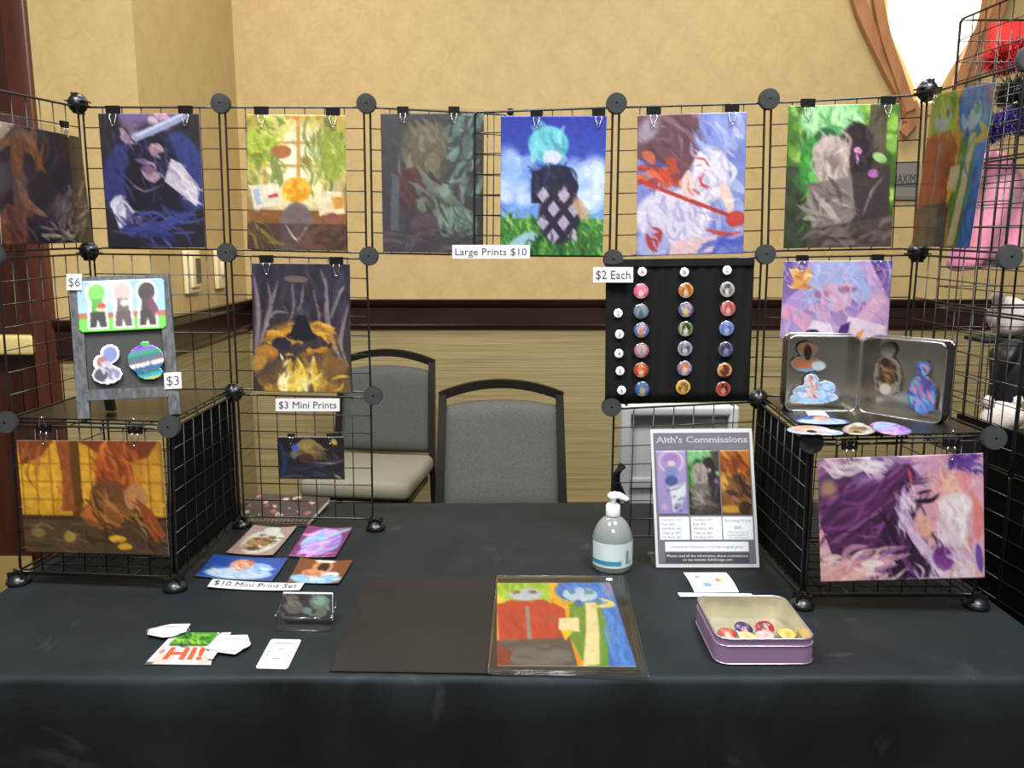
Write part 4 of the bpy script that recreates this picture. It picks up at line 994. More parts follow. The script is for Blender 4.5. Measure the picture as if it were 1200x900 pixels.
def charm_cloud():
    A = blobs(44, 60, '#9cc0e8', [(.35, .28, .18, .3, '#c89068'), (.35, .22, .1, .18, '#3a2420'), (.3, .42, .25, .06, '#c87858')], [(40, (.05, .5, .95, 1), .2, .03, .2, .9, ['#c8dcf4', '#7ca4dc', '#e4ecf8', '#a0c4f0'], .8), (14, (.35, .6, .6, .85), .15, .02, 1.2, .5, ['#dc8c74', '#f0d0b8', '#c06454'], .9)])
    cut(A, (.36, .18, .22, .17), (.3, .42, .3, .12), (.55, .42, .25, .1), (.45, .75, .42, .14), (.72, .8, .24, .16), (.5, .9, .48, .1), polys=[[(.1, .4), (.5, .4), (.6, .9), (.05, .9)]]); return outline(A, '#c2d4e8', 1)
def charm_jar(kind):
    if kind == 'b': A = blobs(36, 60, '#8d8680', [(.5, .55, .3, .25, '#6a5034'), (.4, .4, .2, .12, '#3c2c22'), (.45, .85, .2, .1, '#c9c0b8')], [(30, (.2, .3, .8, .8), .15, .03, .4, .9, ['#8c6a40', '#4a3624', '#a88858', '#38281c'], .8)])
    else: A = blobs(36, 60, '#4c7cc4', [(.5, .2, .3, .14, '#80b8dc'), (.4, .65, .3, .3, '#5c84d4')], [(46, (.05, .1, .95, .98), .25, .035, 1.0, .5, ['#7cb0ec', '#d45c98', '#4460b8', '#64c0c8', '#e088b8', '#5c3c8c'], .75)])
    cut(A, (.5, .62, .46, .36), (.5, .14, .24, .14), polys=[[(.36, .1), (.64, .1), (.66, .3), (.92, .42), (.92, .9), (.08, .9), (.08, .42), (.34, .3)]]); return outline(A, '#6a6460' if kind == 'b' else '#3c3478', 1)

# ------------------------------------------------------------------ hang the prints
def hang(A, px, K, p, q_, off=0.012, label='', name='art_print', sleeve=None, group=None, mat_=None):
    f = lambda x, y: on_wall(x, y, (K[p].x, K[p].y), (K[q_].x, K[q_].y), off)
    q = quad_px(f, *px); A.detail()
    t = thing(name, q.P(.5, 1), label, 'art print', group or 'art prints hung on the racks')
    art_slab(q, A, 'sheet', mat_ or PRINT, 0.0008, t)
    if sleeve:
        f2 = lambda x, y: on_wall(x, y, (K[p].x, K[p].y), (K[q_].x, K[q_].y), off + 0.0015)
        slab(quad_px(f2, *sleeve), 'clear_sleeve', SLEEVE, 0.0004, t)
    return q
def seg_yaw(K, p, q_):
    v = K[q_] - K[p]; return math.atan2(v.y, v.x)
def clips(K, p, q_, pts, lab, off=0.010, scale=1.0, up=False, side=('left', 'right')):
    for n, (x, y) in enumerate(pts):
        pos = on_wall(x, y, (K[p].x, K[p].y), (K[q_].x, K[q_].y), off)
        clip(pos, f'{side[n]} binder clip holding {lab}', seg_yaw(K, p, q_), scale, up)
L0, L1, L2, L01, L11 = (0, 0, 2), (1, 0, 2), (2, 0, 2), (0, 1, 2), (1, 1, 1)
R0, R1, R2, R21, R11 = (0, 0, 2), (1, 0, 2), (2, 0, 2), (2, 1, 2), (1, 1, 1)
hang(a_brown(), [(-6, 141), (94, 161), (109, 284), (2, 287)], LK, L01, L0, label='dark brown print of a long-haired figure, on the angled left side panel',
     sleeve=[(-8, 127), (93, 157), (110, 285), (1, 289)])
clips(LK, L01, L0, [(75, 142)], 'the dark brown print on the left side panel', side=('single',), scale=.8)
hang(a_navy(), [(115, 133), (233, 133), (241, 290), (127, 290)], LK, L0, L1, label='navy and black print with white sleeves, first on the front row of the left rack')
clips(LK, L0, L1, [(132, 124), (217, 124)], 'the navy and black print')
GR = a_gold_room(); GR.ink = .56
hang(GR, [(289, 134), (405, 135), (406, 294), (290, 292)], LK, L1, L2, label='bright golden print of a plant-filled room with a desk')
clips(LK, L1, L2, [(306, 125), (390, 126)], 'the golden room print')
LK['e'] = e2
hang(a_teal_dark(), [(446, 133), (567, 133), (566, 297), (449, 295)], LK, L2, 'e', label='murky grey-green and maroon print left of the blue sky print',
     sleeve=[(445, 127), (568, 127), (567, 298), (448, 296)])
clips(LK, L2, 'e', [(472, 125), (532, 125)], 'the murky grey-green print', scale=.8, off=0.014)
RK['f'] = f2
hang(a_sky(), [(587, 136), (711, 136), (706, 300), (586, 299)], RK, 'f', R0, label='vivid blue sky and green grass print with a teal-haired sitter')
clips(RK, 'f', R0, [(629, 129), (702, 128)], 'the blue sky print', scale=.85)
LI = a_lilac(); LI.ink = .56
hang(LI, [(747, 135), (875, 131), (871, 297), (746, 300)], RK, R0, R1, label='white and periwinkle print with red ribbons, above the button banner')
clips(RK, R0, R1, [(766, 125), (858, 122)], 'the white and periwinkle print', scale=.95)
hang(a_forest(), [(924, 124), (1054, 121), (1044, 289), (918, 291)], RK, R1, R2, label='green forest print with grey and black huddled figures')
clips(RK, R1, R2, [(947, 116), (1041, 113)], 'the green forest print', scale=.95)
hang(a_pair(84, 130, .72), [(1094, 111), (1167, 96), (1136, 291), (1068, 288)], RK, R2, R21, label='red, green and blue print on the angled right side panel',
     sleeve=[(1089, 106), (1173, 90), (1140, 293), (1066, 289)])
clips(RK, R2, R21, [(1099, 103)], 'the red, green and blue print on the right side panel', side=('single',), scale=.8)
hang(a_pool(), [(295, 308), (410, 309), (411, 461), (297, 458)], LK, L1, L2, label='dark print with bare trees above a glowing gold pool, under the golden room print')
clips(LK, L1, L2, [(312, 299), (394, 301)], 'the gold pool print')
hang(a_night(), [(325, 512), (403, 512), (404, 562), (327, 561)], LK, L1, L2, label='small nearly black landscape print low on the left rack')
clips(LK, L1, L2, [(341, 508), (387, 508)], 'the small black print', scale=.55)
PO = a_portrait(); PO.ink = .6
hang(PO, [(919, 306), (1046, 305), (1040, 399), (914, 397)], RK, R1, R2, label='pastel pink and lilac swirl print with a gold crown, behind the open tin')
clips(RK, R1, R2, [(940, 299), (1029, 298)], 'the pastel pink and lilac print', scale=.8)
AMB = a_amber(); AMB.ink = 1.0
hang(AMB, [(19, 516), (189, 517), (198, 651), (30, 647)], LK, (0, 1, 1), L11, off=0.016, label='amber print of curtains and lattice windows, on the front of the left cube',
     sleeve=[(17, 503), (190, 504), (199, 652), (29, 648)])
clips(LK, (0, 1, 1), L11, [(51, 497), (158, 499)], 'the amber print', off=0.018, scale=.9, up=True)
FEA = a_feather(); FEA.ink = .85
hang(FEA, [(958, 538), (1152, 531), (1154, 677), (962, 682)], RK, R11, (2, 1, 1), off=0.016, label='purple and pink feathered print on the front of the right cube',
     sleeve=[(957, 523), (1151, 517), (1155, 678), (961, 683)])
clips(RK, R11, (2, 1, 1), [(996, 517), (1115, 514)], 'the feathered print', off=0.018, scale=.9, up=True)

# ------------------------------------------------------------------ price tags
def tag_card(px, f, s, label, size, w, m=PAPER, h=0.0007, ink=INK, curl=None):
    q = quad_px(f, *px); q.curl = curl
    t = thing('price_tag', q.P(.5, 1), label, 'price tag', 'white printed price tags')
    slab(q, 'card', m, 0.0006, t, nu=8 if curl else 1)
    text(q, s, .5, .5, size * q.h, INKB if curl else ink, t, w=w * q.w, h=0.0013 if curl else 0.0004, bold=0.0)
    return q
wl = lambda K, p, q_, off: (lambda x, y: on_wall(x, y, (K[p].x, K[p].y), (K[q_].x, K[q_].y), off))
tag_card([(530, 287), (621, 287), (621, 303), (530, 303)], wl(RK, 'f', R0, 0.02), 'Large Prints $10', 'white tag reading Large Prints $10 between the two middle prints', .52, .92)
tag_card([(695, 313), (742, 313), (742, 331), (695, 331)], wl(RK, R0, R1, 0.024), '$2 Each', 'white tag reading $2 Each at the corner of the button banner', .56, .86)
tag_card([(323, 467), (398, 467), (398, 482), (323, 482)], wl(LK, L1, L2, 0.012), '$3 Mini Prints', 'white tag reading $3 Mini Prints on the left rack', .54, .90)

# ------------------------------------------------------------------ button banner and buttons
bq = quad_px(wl(RK, R0, R1, 0.012), (710, 304), (884, 302), (878, 470), (709, 474))
bq.curl = lambda u, v: 0.0016 * math.sin(u * 31) * math.sin(v * 3.1) + 0.001 * math.sin(u * 70 + v * 4)
BANM = mat('banner_cloth', '#0d0e10', 0.85, spec=0.2, var=0.3, vscale=12, stretch=(6, 6, 0.4), bump=0.3, bscale=600)
t = thing('button_banner', bq.P(.5, 1), 'black cloth banner covered in rows of round pin buttons', 'banner')
slab(bq, 'cloth', BANM, 0.0015, t, nu=60, nv=12)
slab(Quad(bq.P(0, 0, .002), bq.P(1, 0, .002), bq.P(1, .05, .003), bq.P(0, .05, .003)), 'top_hem', BANM, 0.002, t)
def disc(c, n, r, art=None, color=None, name='print_face', parent=None, rings=7, seg=28, dome=0.25):
    """domed round face carrying a small picture"""
    n = Vector(n).normalized(); up = Vector((0, 0, 1)) if abs(n.z) < .8 else Vector((0, 1, 0))
    ex = up.cross(n).normalized(); ey = n.cross(ex)
    vs = [c + n * r * dome]; cs = []; L = art.linear() if art is not None else None
    def colat(x, y):
        if L is None: return hexc(color)
        return L[min(art.h - 1, max(0, int((.5 - y / 2) * art.h))), min(art.w - 1, max(0, int((.5 + x / 2) * art.w)))]
    cs.append(colat(0, 0))
    for i in range(1, rings + 1):
        f = i / rings
        for k in range(seg):
            a = 2 * math.pi * k / seg; x, y = f * math.cos(a), f * math.sin(a)
            vs.append(c + ex * (x * r) + ey * (y * r) + n * (r * dome * (1 - f ** 3))); cs.append(colat(x * .98, y * .98))
    fs = [(0, 1 + k, 1 + (k + 1) % seg) for k in range(seg)]
    for i in range(rings - 1):
        for k in range(seg): fs.append((1 + i * seg + k, 1 + (i + 1) * seg + k, 1 + (i + 1) * seg + (k + 1) % seg, 1 + i * seg + (k + 1) % seg))
    return MB().add(vs, fs, True).build(name, FOIL, parent, cols=np.array(cs))
def button(c, n, r, art, label, group, color=None, letter=None, name='pin_button'):
    n = Vector(n).normalized()
    t = thing(name, c, label, 'button', group)
    M = n.to_track_quat('Z', 'Y').to_matrix().to_4x4()
    MB().lathe([(r * .9, 0.0), (r, 0.0008), (r * 1.0, 0.002), (r * .97, 0.003)], 28, c, M).build('shell', mat('tin_shell', '#9a9a9c', 0.25, 0.9), t)
    disc(c + n * 0.0029, n, r * .97, art, color, 'face', t, dome=.12)
    if letter:
        up = Vector((0, 0, 1)) if abs(n.z) < .8 else Vector((0, 1, 0))
        ex = up.cross(n).normalized(); ey = n.cross(ex); o = c + n * (0.0029 + r * .13)
        q = Quad(o - ex * r + ey * r, o + ex * r + ey * r, o + ex * r - ey * r, o - ex * r - ey * r)
        text(q, letter, .5, .5, r * .85, INKB, t, h=0.0003)
    return t
def bart(bg, hair, mid, seed=0):
    A = Art(22, 22, bg); A.rng = np.random.RandomState(seed)
    A.e(.5, .45, .32, .34, hair).e(.5, .62, .16, .2, mid).many(12, (.2, .15, .8, .7), .35, .05, 1.3, .5, [hair, bg, mid], .6).e(.5, .95, .3, .16, mid, .8)
    return A
BC = {'A': [('#d8608c', '#e884a4', '#f0d0c8', 'pink'), ('#6a8494', '#8aa0ac', '#5a6068', 'slate blue'), ('#4a68b0', '#d0b4b8', '#c88868', 'blue with a pale figure'), ('#b06484', '#b8b0ac', '#a89c98', 'grey in a rose ring'), ('#a84428', '#d05c34', '#e8c0a0', 'rust orange'), ('#2c5ca4', '#4c74a8', '#c8a868', 'blue and yellow')],
      'B': [('#c88434', '#9a5c28', '#e0c8ac', 'golden orange'), ('#6858a0', '#a89cb0', '#e4c86c', 'purple with yellow'), ('#70804c', '#38382c', '#d8dccc', 'olive green with white'), ('#9498b8', '#5c5048', '#c8c4cc', 'pale lavender'), ('#7878a8', '#c87444', '#e0c8c0', 'blue-grey with orange'), ('#e0ac3c', '#54382c', '#e4b858', 'yellow')],
      'C': [('#a8a49c', '#4c4644', '#e0d8d4', 'black and white'), ('#c06868', '#a84c50', '#e8b0a4', 'dusty red'), ('#7488c4', '#5868b0', '#a8b4dc', 'periwinkle'), ('#5c5478', '#34304c', '#9088b0', 'dark violet'), ('#d89c60', '#542c24', '#6c2c2c', 'orange with dark brown'), ('#b84c3c', '#3a2420', '#d88c78', 'red with black')]}
ROWS = {'A': [(275, 230), (275, 337), (277, 436), (277, 543), (275, 646), (281, 746)], 'B': [(511, 226), (511, 328), (509, 429), (506, 533), (504, 637), (496, 736)], 'C': [(729, 222), (732, 322), (725, 426), (721, 537), (714, 647), (707, 746)]}
fb = wl(RK, R0, R1, 0.0148)
cpx = lambda x, y: fb(690 + x / 4.5, 290 + y / 4.5)
num = ['first', 'second', 'third', 'fourth', 'fifth', 'sixth']
for c_ in 'ABC':
    for k, (x, y) in enumerate(ROWS[c_]):
        bg, ha, mi, nm = BC[c_][k]
        button(cpx(x, y), bq.n, 0.0158, bart(bg, ha, mi, k + ord(c_)), f'{nm} round button, {num[k]} from the top in column {c_}', 'picture buttons on the banner')
for s_, (x, y) in (('A', (281, 128)), ('B', (503, 130)), ('C', (728, 120)), ('2', (154, 346)), ('3', (161, 457)), ('4', (158, 558)), ('5', (164, 650)), ('6', (172, 752))):
    button(cpx(x, y), bq.n, 0.0096, None, (f'small white button lettered {s_} heading its banner column' if s_ in 'ABC' else {'2': 'small white button reading two, highest on the left edge of the banner', '3': 'small white button reading three, second down the banner edge', '4': 'small white button reading four, third down the banner edge', '5': 'small white button reading five, fourth down the banner edge', '6': 'small white button reading six, lowest on the banner edge'}[s_]), 'white index buttons', '#e2e2e0', s_, 'index_button')

# ------------------------------------------------------------------ chalkboard easel on the left cube
def plane_of(q, off=0.0):
    c = q.P(.5, .5) + q.n * off
    def f(x, y):
        d = ray(x, y); return CAM + d * ((c - CAM).dot(q.n) / d.dot(q.n))
    return f
zt = sum(v.z for v in LTOP.q) / 4 - T + 0.001
e_bl, e_br = on_z(91, 491, zt), on_z(212, 485, zt)
e_tl, e_tr = at(80, 325, e_bl.y + 0.055), at(197, 321, e_br.y + 0.055)
eq = Quad(e_tl, e_tr, e_br, e_bl)
t = thing('chalkboard_easel', (e_bl + e_br) / 2, 'small charcoal A-frame chalkboard easel standing on the left cube', 'easel')
CHAR = mat('charcoal_wood', '#43474b', 0.6, var=0.55, vscale=40, stretch=(3, 3, 1), bump=0.4, bscale=60)
CHALK = mat('chalkboard', '#2b2c2e', 0.7, var=0.12, vscale=20)
slab(eq.sub(0, 0, .115, 1), 'stile', CHAR, 0.014, t); slab(eq.sub(.885, 0, 1, 1), 'stile', CHAR, 0.014, t)
slab(eq.sub(.1, 0, .9, .055, .001), 'rail', CHAR, 0.012, t); slab(eq.sub(.1, .80, .9, .875, .001), 'rail', CHAR, 0.012, t)
slab(eq.sub(.1, .05, .9, .81, -.005), 'board', CHALK, 0.004, t)
bk = Vector((0, 0.13, 0))
for a_, b_ in ((eq.P(.16, .03, -.016), eq.P(.16, 1, -.014)), (eq.P(.80, .03, -.016), eq.P(.80, 1, -.014))):
    MB().bar([a_, Vector((b_.x, b_.y + 0.06, T + zt))], 0.012, 0.016, (1, 0, 0)).build('back_leg', CHAR, t)
# sticker sheet with three little figures
f = plane_of(eq, 0.0015)
q = quad_px(f, (89, 330), (192, 326), (195, 385), (93, 390))
A = Art(80, 48, '#8cbce8', '#a8d0f0'); A.r(0, .62, 1, .75, '#b0684a').r(0, .74, 1, 1, '#6ccc4c').dots(8, (0, .05, 1, .4), .09, ['#cfe4f6'], .7, .6)
for u, hair, body, leg in ((.22, '#78c860', '#48a83c', '#2c3434'), (.51, '#c8b4b0', '#6a5c60', '#5a4c50'), (.79, '#2c2226', '#3a3034', '#33282c')):
    A.e(u, .25, .125, .24, '#f2f2f2', soft=.05).p([(u - .1, .3), (u + .1, .3), (u + .12, .95), (u - .12, .95)], '#f2f2f2')
    A.e(u, .25, .1, .19, hair, soft=.08).p([(u - .06, .36), (u + .06, .36), (u + .075, .64), (u - .075, .64)], body).p([(u - .085, .6), (u + .085, .6), (u + .1, .92), (u + .02, .92), (u, .75), (u - .02, .92), (u - .1, .92)], leg)
A.e(.27, .5, .05, .06, '#d83c34').e(.26, .57, .06, .03, '#e8d8a0').e(.53, .45, .05, .07, '#c8c4c4').p([(.84, .3), (.92, .6), (.86, .8), (.8, .5)], '#6a3050')
A.grain(.05)
cut(A, (.04, .07, .04, .07), (.96, .07, .04, .07), (.04, .93, .04, .07), (.96, .93, .04, .07), polys=[[(.04, 0), (.96, 0), (.96, 1), (.04, 1)], [(0, .07), (1, .07), (1, .93), (0, .93)]])
o = art_slab(q, A, 'sticker_sheet', PRINT, 0.001); tag(o, 'sticker sheet with green, grey and black figures, top of the easel', 'sticker sheet')
q = quad_px(f, (105, 405), (144, 403), (145, 450), (107, 452))
A = blobs(36, 40, '#ece8f2', [(.6, .25, .22, .2, '#7c8cc8'), (.35, .42, .16, .14, '#a8706c'), (.5, .6, .2, .2, '#b8b0c8'), (.3, .75, .22, .16, '#4c4858'), (.7, .75, .2, .15, '#8c88a8')], [(10, (.2, .5, .8, .9), .2, .03, 1, .8, ['#d8d4e4', '#54506a', '#e8e4ee'], .7)])
cut(A, (.6, .24, .3, .24), (.38, .45, .3, .22), (.5, .75, .46, .24)); outline(A, '#eeeaf2', 2)
tag(art_slab(q, A, 'sticker', PRINT, 0.001), 'white-edged lavender figure sticker on the chalkboard', 'sticker', 'stickers on the easel')
q = quad_px(f, (148, 401), (193, 399), (193, 445), (149, 447))
A = Art(40, 40, '#7068a8')
for i, c_ in enumerate(('#c890b0', '#5c34c8', '#8a6ad8', '#3ca878', '#4c7c88', '#7c6c84', '#ecf4f4', '#4468a0', '#38787c', '#34b0c0', '#c8c870')): A.p([(0, .02 + i * .1), (1, -.16 + i * .1), (1, -.04 + i * .1), (0, .14 + i * .1)], c_)
A.many(14, (.25, .45, .8, .85), .12, .025, .6, .8, ['#3c4470', '#70607c', '#5c98b0'], .6); cut(A, (.5, .46, .48, .38), (.48, .08, .12, .1), (.6, .8, .34, .18)); A.put(A.em(.48, .06, .12, .08, .1), '#48b858')
tag(art_slab(q, A, 'sticker', FOIL, 0.001), 'round rainbow holographic sticker on the chalkboard', 'sticker', 'stickers on the easel')
tag_card([(78, 321), (96, 321), (96, 340), (78, 340)], plane_of(eq, 0.004), '$6', 'white tag reading $6 at the top corner of the easel', .55, .78)
tag_card([(192, 437), (212, 436), (213, 455), (193, 456)], plane_of(eq, 0.003), '$3', 'white tag reading $3 at the lower corner of the easel', .58, .74)

# ------------------------------------------------------------------ paper goods on the table
TQ = lambda z: (lambda x, y: on_z(x, y, z))
def flat(px, A, name, label, cat, group=None, z=0.0016, curl=0.004, m=None):
    q = quad_px(TQ(z), *px); A.ink = 0.5
    if curl: q.curl = lambda u, v: curl * ((2 * u - 1) ** 2 * (.6 + .4 * (1 - v)) + .4 * (2 * v - 1) ** 2)
    o = art_slab(q, A, name, m or PRINT, 0.0006); tag(o, label, cat, group); return q
G4 = 'mini prints laid flat on the table'
flat([(298, 617), (348, 619), (320, 652), (265, 649)], mini_jar(), 'mini_print', 'taupe mini print with a brown jar picture, back left of four', 'art print', G4)
flat([(361, 618), (413, 620), (393, 654), (338, 653)], mini_pink(), 'mini_print', 'magenta, pink and blue mini print flat on the table', 'art print', G4)
flat([(250, 651.5), (337, 656), (319, 682), (229, 676)], mini_blue(), 'mini_print', 'bright blue mini print with white waves flat on the table', 'art print', G4, curl=.003)
flat([(352, 656), (413, 659), (397, 685), (337, 683)], mini_bear(), 'mini_print', 'brown mini print with pale blue water flat on the table', 'art print', G4)
tag_card([(249.5, 679.5), (357, 684.5), (351, 693), (243, 689)], TQ(0.0016), '$10 Mini Print Set', 'white strip reading $10 Mini Print Set below the mini prints', .55, .9, curl=lambda u, v: .003 * (2 * u - 1) ** 2)

# spiral notebook behind the left rack
q = quad_px(TQ(0.013), (301, 578), (387, 583), (361, 611), (272, 610))
t = thing('spiral_notebook', q.P(.5, .5, -0.013), 'dark spiral notebook with pink marks, behind the left wire grid', 'notebook')
A = Art(60, 34, '#3b3234', '#453a3c').grain(.1)
A.dots(24, (.03, .05, .97, .8), .05, ['#d88c84', '#e8c4b4', '#c06c68', '#d8d0b8'], .9, .2)
art_slab(q, A, 'cover', MATTE, 0.001, t)
slab(q.sub(.005, .03, .995, .94, -.0012), 'pages', mat('page_edges', '#d6d2c6', 0.8, var=0.1, vscale=300), 0.009, t)
slab(q.sub(0, 0, 1, .99, -.0103), 'back_cover', mat('brown_board', '#6a5e50', 0.7), 0.0015, t)
for k in range(18):
    c_ = q.P(.05 + .9 * k / 17, .97, -.005)
    pts = [c_ + q.n * (.0068 * math.sin(a)) + (q.P(.5, 1) - q.P(.5, 0)).normalized() * (.006 * math.cos(a)) for a in [i * math.pi / 4 for i in range(8)]]
    MB().tube(pts, 0.0008, 4, closed=True).build('spiral_ring', mat('brass_wire', '#b8a878', 0.3, 0.8), t)

# acrylic card holder with cards
hb_l, hb_r = on_z(321, 739, 0), on_z(387, 740, 0)
ex = (hb_r - hb_l).normalized(); ey = Vector((-ex.y, ex.x, 0)); hw_ = (hb_r - hb_l).length
t = thing('card_holder', (hb_l + hb_r) / 2 + ey * .02, 'clear acrylic card holder standing on the table', 'card holder')
def HP(x, y, z): return hb_l + ex * (x * hw_) + ey * y + Vector((0, 0, z))
EDGE = clear('acrylic_edge', (0.85, 0.87, 0.88), 0.22, 0.1)
slab(Quad(HP(0, .006, .021), HP(1, .006, .021), HP(1, 0, 0.001), HP(0, 0, 0.001)), 'front_lip', ACRYL, .002, t)
slab(Quad(HP(0, .045, .003), HP(1, .045, .003), HP(1, 0, .003), HP(0, 0, .003)), 'base_plate', ACRYL, .002, t)
slab(Quad(HP(0, .050, .043), HP(1, .050, .043), HP(1, .040, .002), HP(0, .040, .002)), 'back_plate', ACRYL, .002, t)
for x in (0, 1): MB().prism([HP(x, 0, 0.001), HP(x, .04, 0.001), HP(x, .046, .021), HP(x, .006, .021)], ex * (.002 if x == 0 else -.002)).build('side_plate', ACRYL, t)
for pts in ([HP(0, .006, .021), HP(1, .006, .021)], [HP(0, 0, .001), HP(1, 0, .001)], [HP(0, .006, .021), HP(0, .03, .023), HP(0, .05, .033)], [HP(1, .006, .021), HP(1, .03, .023), HP(1, .05, .033)], [HP(0, .050, .043), HP(1, .050, .043)]):
    MB().tube(pts, .0009, 5).build('edge', EDGE, t)
A = Art(50, 34, '#3c3640', '#2c282e'); A.dots(12, (.05, .05, .95, .8), .14, ['#5c5a50', '#6c8c7c', '#4a4450', '#84a894', '#2a2428'], .8, .3).many(40, (0, 0, 1, 1), .2, .02, .8, .9, ['#7a9c8c', '#201c22', '#5a5058', '#98907c'], .6).e(.25, .5, .18, .25, '#7a7668', .6).e(.75, .3, .2, .25, '#7ca08c', .6)
for k in range(3):
    q = Quad(HP(.05, .046 - k * .003, .050), HP(.95, .046 - k * .003, .050), HP(.97, .032 - k * .003, .006), HP(.03, .032 - k * .003, .006))
    if k == 2: o = art_slab(q, A, 'art_card', PRINT, .0006)
    else: o = slab(q, 'art_card', PAPER, .0006)
    tag(o, ('front dark grey-green picture card in the clear holder' if k == 2 else ('rearmost' if k == 0 else 'middle') + ' blank card behind the front card in the clear holder'), 'card', 'cards in the acrylic holder')

# HI! card, two paper tags, contact card
q = quad_px(TQ(0.002), (204, 741), (258, 741), (247, 779), (169, 778))
t = thing('greeting_card', q.P(.5, 1), 'card lettered HI! in orange with a green top, front left of table', 'card')
A = Art(56, 44, '#f2f0ee'); A.r(.1, 0, .95, .42, '#5aa838').many(40, (.12, .02, .95, .4), .3, .03, .3, .8, ['#8cd040', '#2c7a2c', '#1e5a24', '#a8e04c', '#48982e'], .8).r(.14, .4, .95, .44, '#2c2a28').e(.2, .85, .14, .18, '#f0d8cc').e(.86, .85, .13, .18, '#f0d8cc').r(0, .93, .12, 1, '#55585a').p([(.0, .2), (.14, .1), (.06, .7), (0, .8)], '#f4f2f2').e(.1, .62, .04, .07, '#d88088').r(.3, .55, .38, .85, '#c8c8cc', .8).r(.5, .55, .58, .9, '#d4d4d8', .8)
A.ink = .42
art_slab(q, A, 'sheet', PRINT, .0006, t)
text(q, 'HI!', .52, .68, .038, mat('orange_ink', '#b03a12', .6), t, w=q.w * .62, h=.0005, bold=.03)
def tagpoly(px, label, z):
    P = [on_z(150 + x / 4.444, 680 + y / 4.444, z) for x, y in px]; c_ = sum(P, Vector()) / len(P)
    t = thing('paper_tag', c_, label, 'paper tag', 'white die-cut paper tags')
    MB().prism(P, (0, 0, -.0008)).build('tag_sheet', PAPER, t)
    return c_, t
c_, t1 = tagpoly([(225, 228), (325, 226), (300, 268), (230, 292), (178, 296), (100, 280), (112, 252)], 'white paper tag at the far left corner of the HI! card', .006)
MB().tube([c_ + Vector((.036 * math.cos(a), .014 * math.sin(a), .0008)) for a in [i * math.pi / 12 for i in range(24)]], .0006, 4, closed=True).build('oval_line', mat('pale_ink', '#7c7c84', .7), t1)
c_, t2 = tagpoly([(490, 272), (537, 271), (528, 286), (622, 284), (640, 334), (556, 384), (466, 372), (440, 410), (415, 405), (428, 360), (400, 352)], 'white paper tag overlapping the right side of the HI! card', .006)
c_ += Vector((.008, 0, 0))
MB().tube([c_ + Vector((.034 * math.cos(a), .022 * math.sin(a), .0008)) for a in [i * math.pi / 12 for i in range(24)]], .0006, 4, closed=True).build('oval_line', MATS['pale_ink'], t2)
q = quad_px(TQ(0.0014), (317.6, 748.6), (353.6, 749.3), (336.8, 784), (299, 783))
t = thing('contact_card', q.P(.5, .5), 'white rounded contact card lying near the front table edge', 'card')
A = Art(40, 60, '#f0f0f0'); cut(A, (.1, .07, .1, .07), (.9, .07, .1, .07), (.1, .93, .1, .07), (.9, .93, .1, .07), polys=[[(.1, 0), (.9, 0), (.9, 1), (.1, 1)], [(0, .07), (1, .07), (1, .93), (0, .93)]])
A.r(.2, .14, .8, .17, '#4c4c54', .8).r(.15, .23, .85, .24, '#4c4c54').r(.4, .34, .6, .36, '#4c4c54').r(.12, .44, .2, .47, '#4c4c54').r(.8, .44, .88, .47, '#4c4c54').r(.32, .49, .68, .5, '#4c4c54').r(.12, .55, .2, .58, '#4c4c54').r(.8, .55, .88, .58, '#4c4c54').r(.38, .66, .62, .68, '#4c4c54').r(.15, .74, .85, .75, '#4c4c54')
A.gain(.86); A.ink = .6
art_slab(q, A, 'card', MATTE, .0006, t)

# black board and the sleeved prints
q = quad_px(TQ(0.003), (430, 676), (584, 676), (576, 789), (386, 786))
o = slab(q, 'presentation_board', mat('black_board', '#191715', .6, spec=.2, var=.15, vscale=6), .002); tag(o, 'matte black presentation board lying flat, left of the sleeved print', 'board')
for k in range(3):
    dz = .002 + .0028 * k; sx = (2 - k) * 2.2
    q = quad_px(TQ(dz), (582 + sx * .3, 675.5), (725 + sx * 1.6, 675.5), (752 + sx * 2, 789 + sx), (572 + sx * .2, 786 + sx))
    t = thing('sleeved_print', q.P(.5, .5), ('red, green and blue print in a clear sleeve, top of the stack' if k == 2 else ('lower' if k == 0 else 'middle') + ' clear sleeve with black backing under the red and blue print'), 'art print', 'sleeved prints stacked on the table')
    if k < 2: slab(q.sub(.02, .02, .95, .95), 'backing', MATS['black_board'], .001, t)
    else:
        pq = quad_px(TQ(dz), (582.5, 683), (715, 682.5), (746, 781), (582, 780))
        PA = a_pair(136, 100).detail(); PA.ink = 0.5
        art_slab(pq, PA, 'sheet', PRINT, .0008, t)
        slab(quad_px(TQ(dz - .0009), (584, 678), (721, 677), (750, 786), (575, 784)), 'backing', MATS['black_board'], .0008, t)
        MB().lathe([(.0065, 0), (.0065, .0006), (.006, .0008)], 20, on_z(714, 679, dz + .0016)).build('round_sticker', PAPER, t)
    slab(Quad(*[v + Vector((0, 0, .0012)) for v in q.q]), 'clear_sleeve', SLEEVE, .0003, t)
    ring = [v + Vector((0, 0, .0012)) for v in q.q]
    MB().tube(ring, .0007, 5, closed=True).build('sleeve_edge', clear('sleeve_edge', (.8, .8, .8), .25, .2), t)

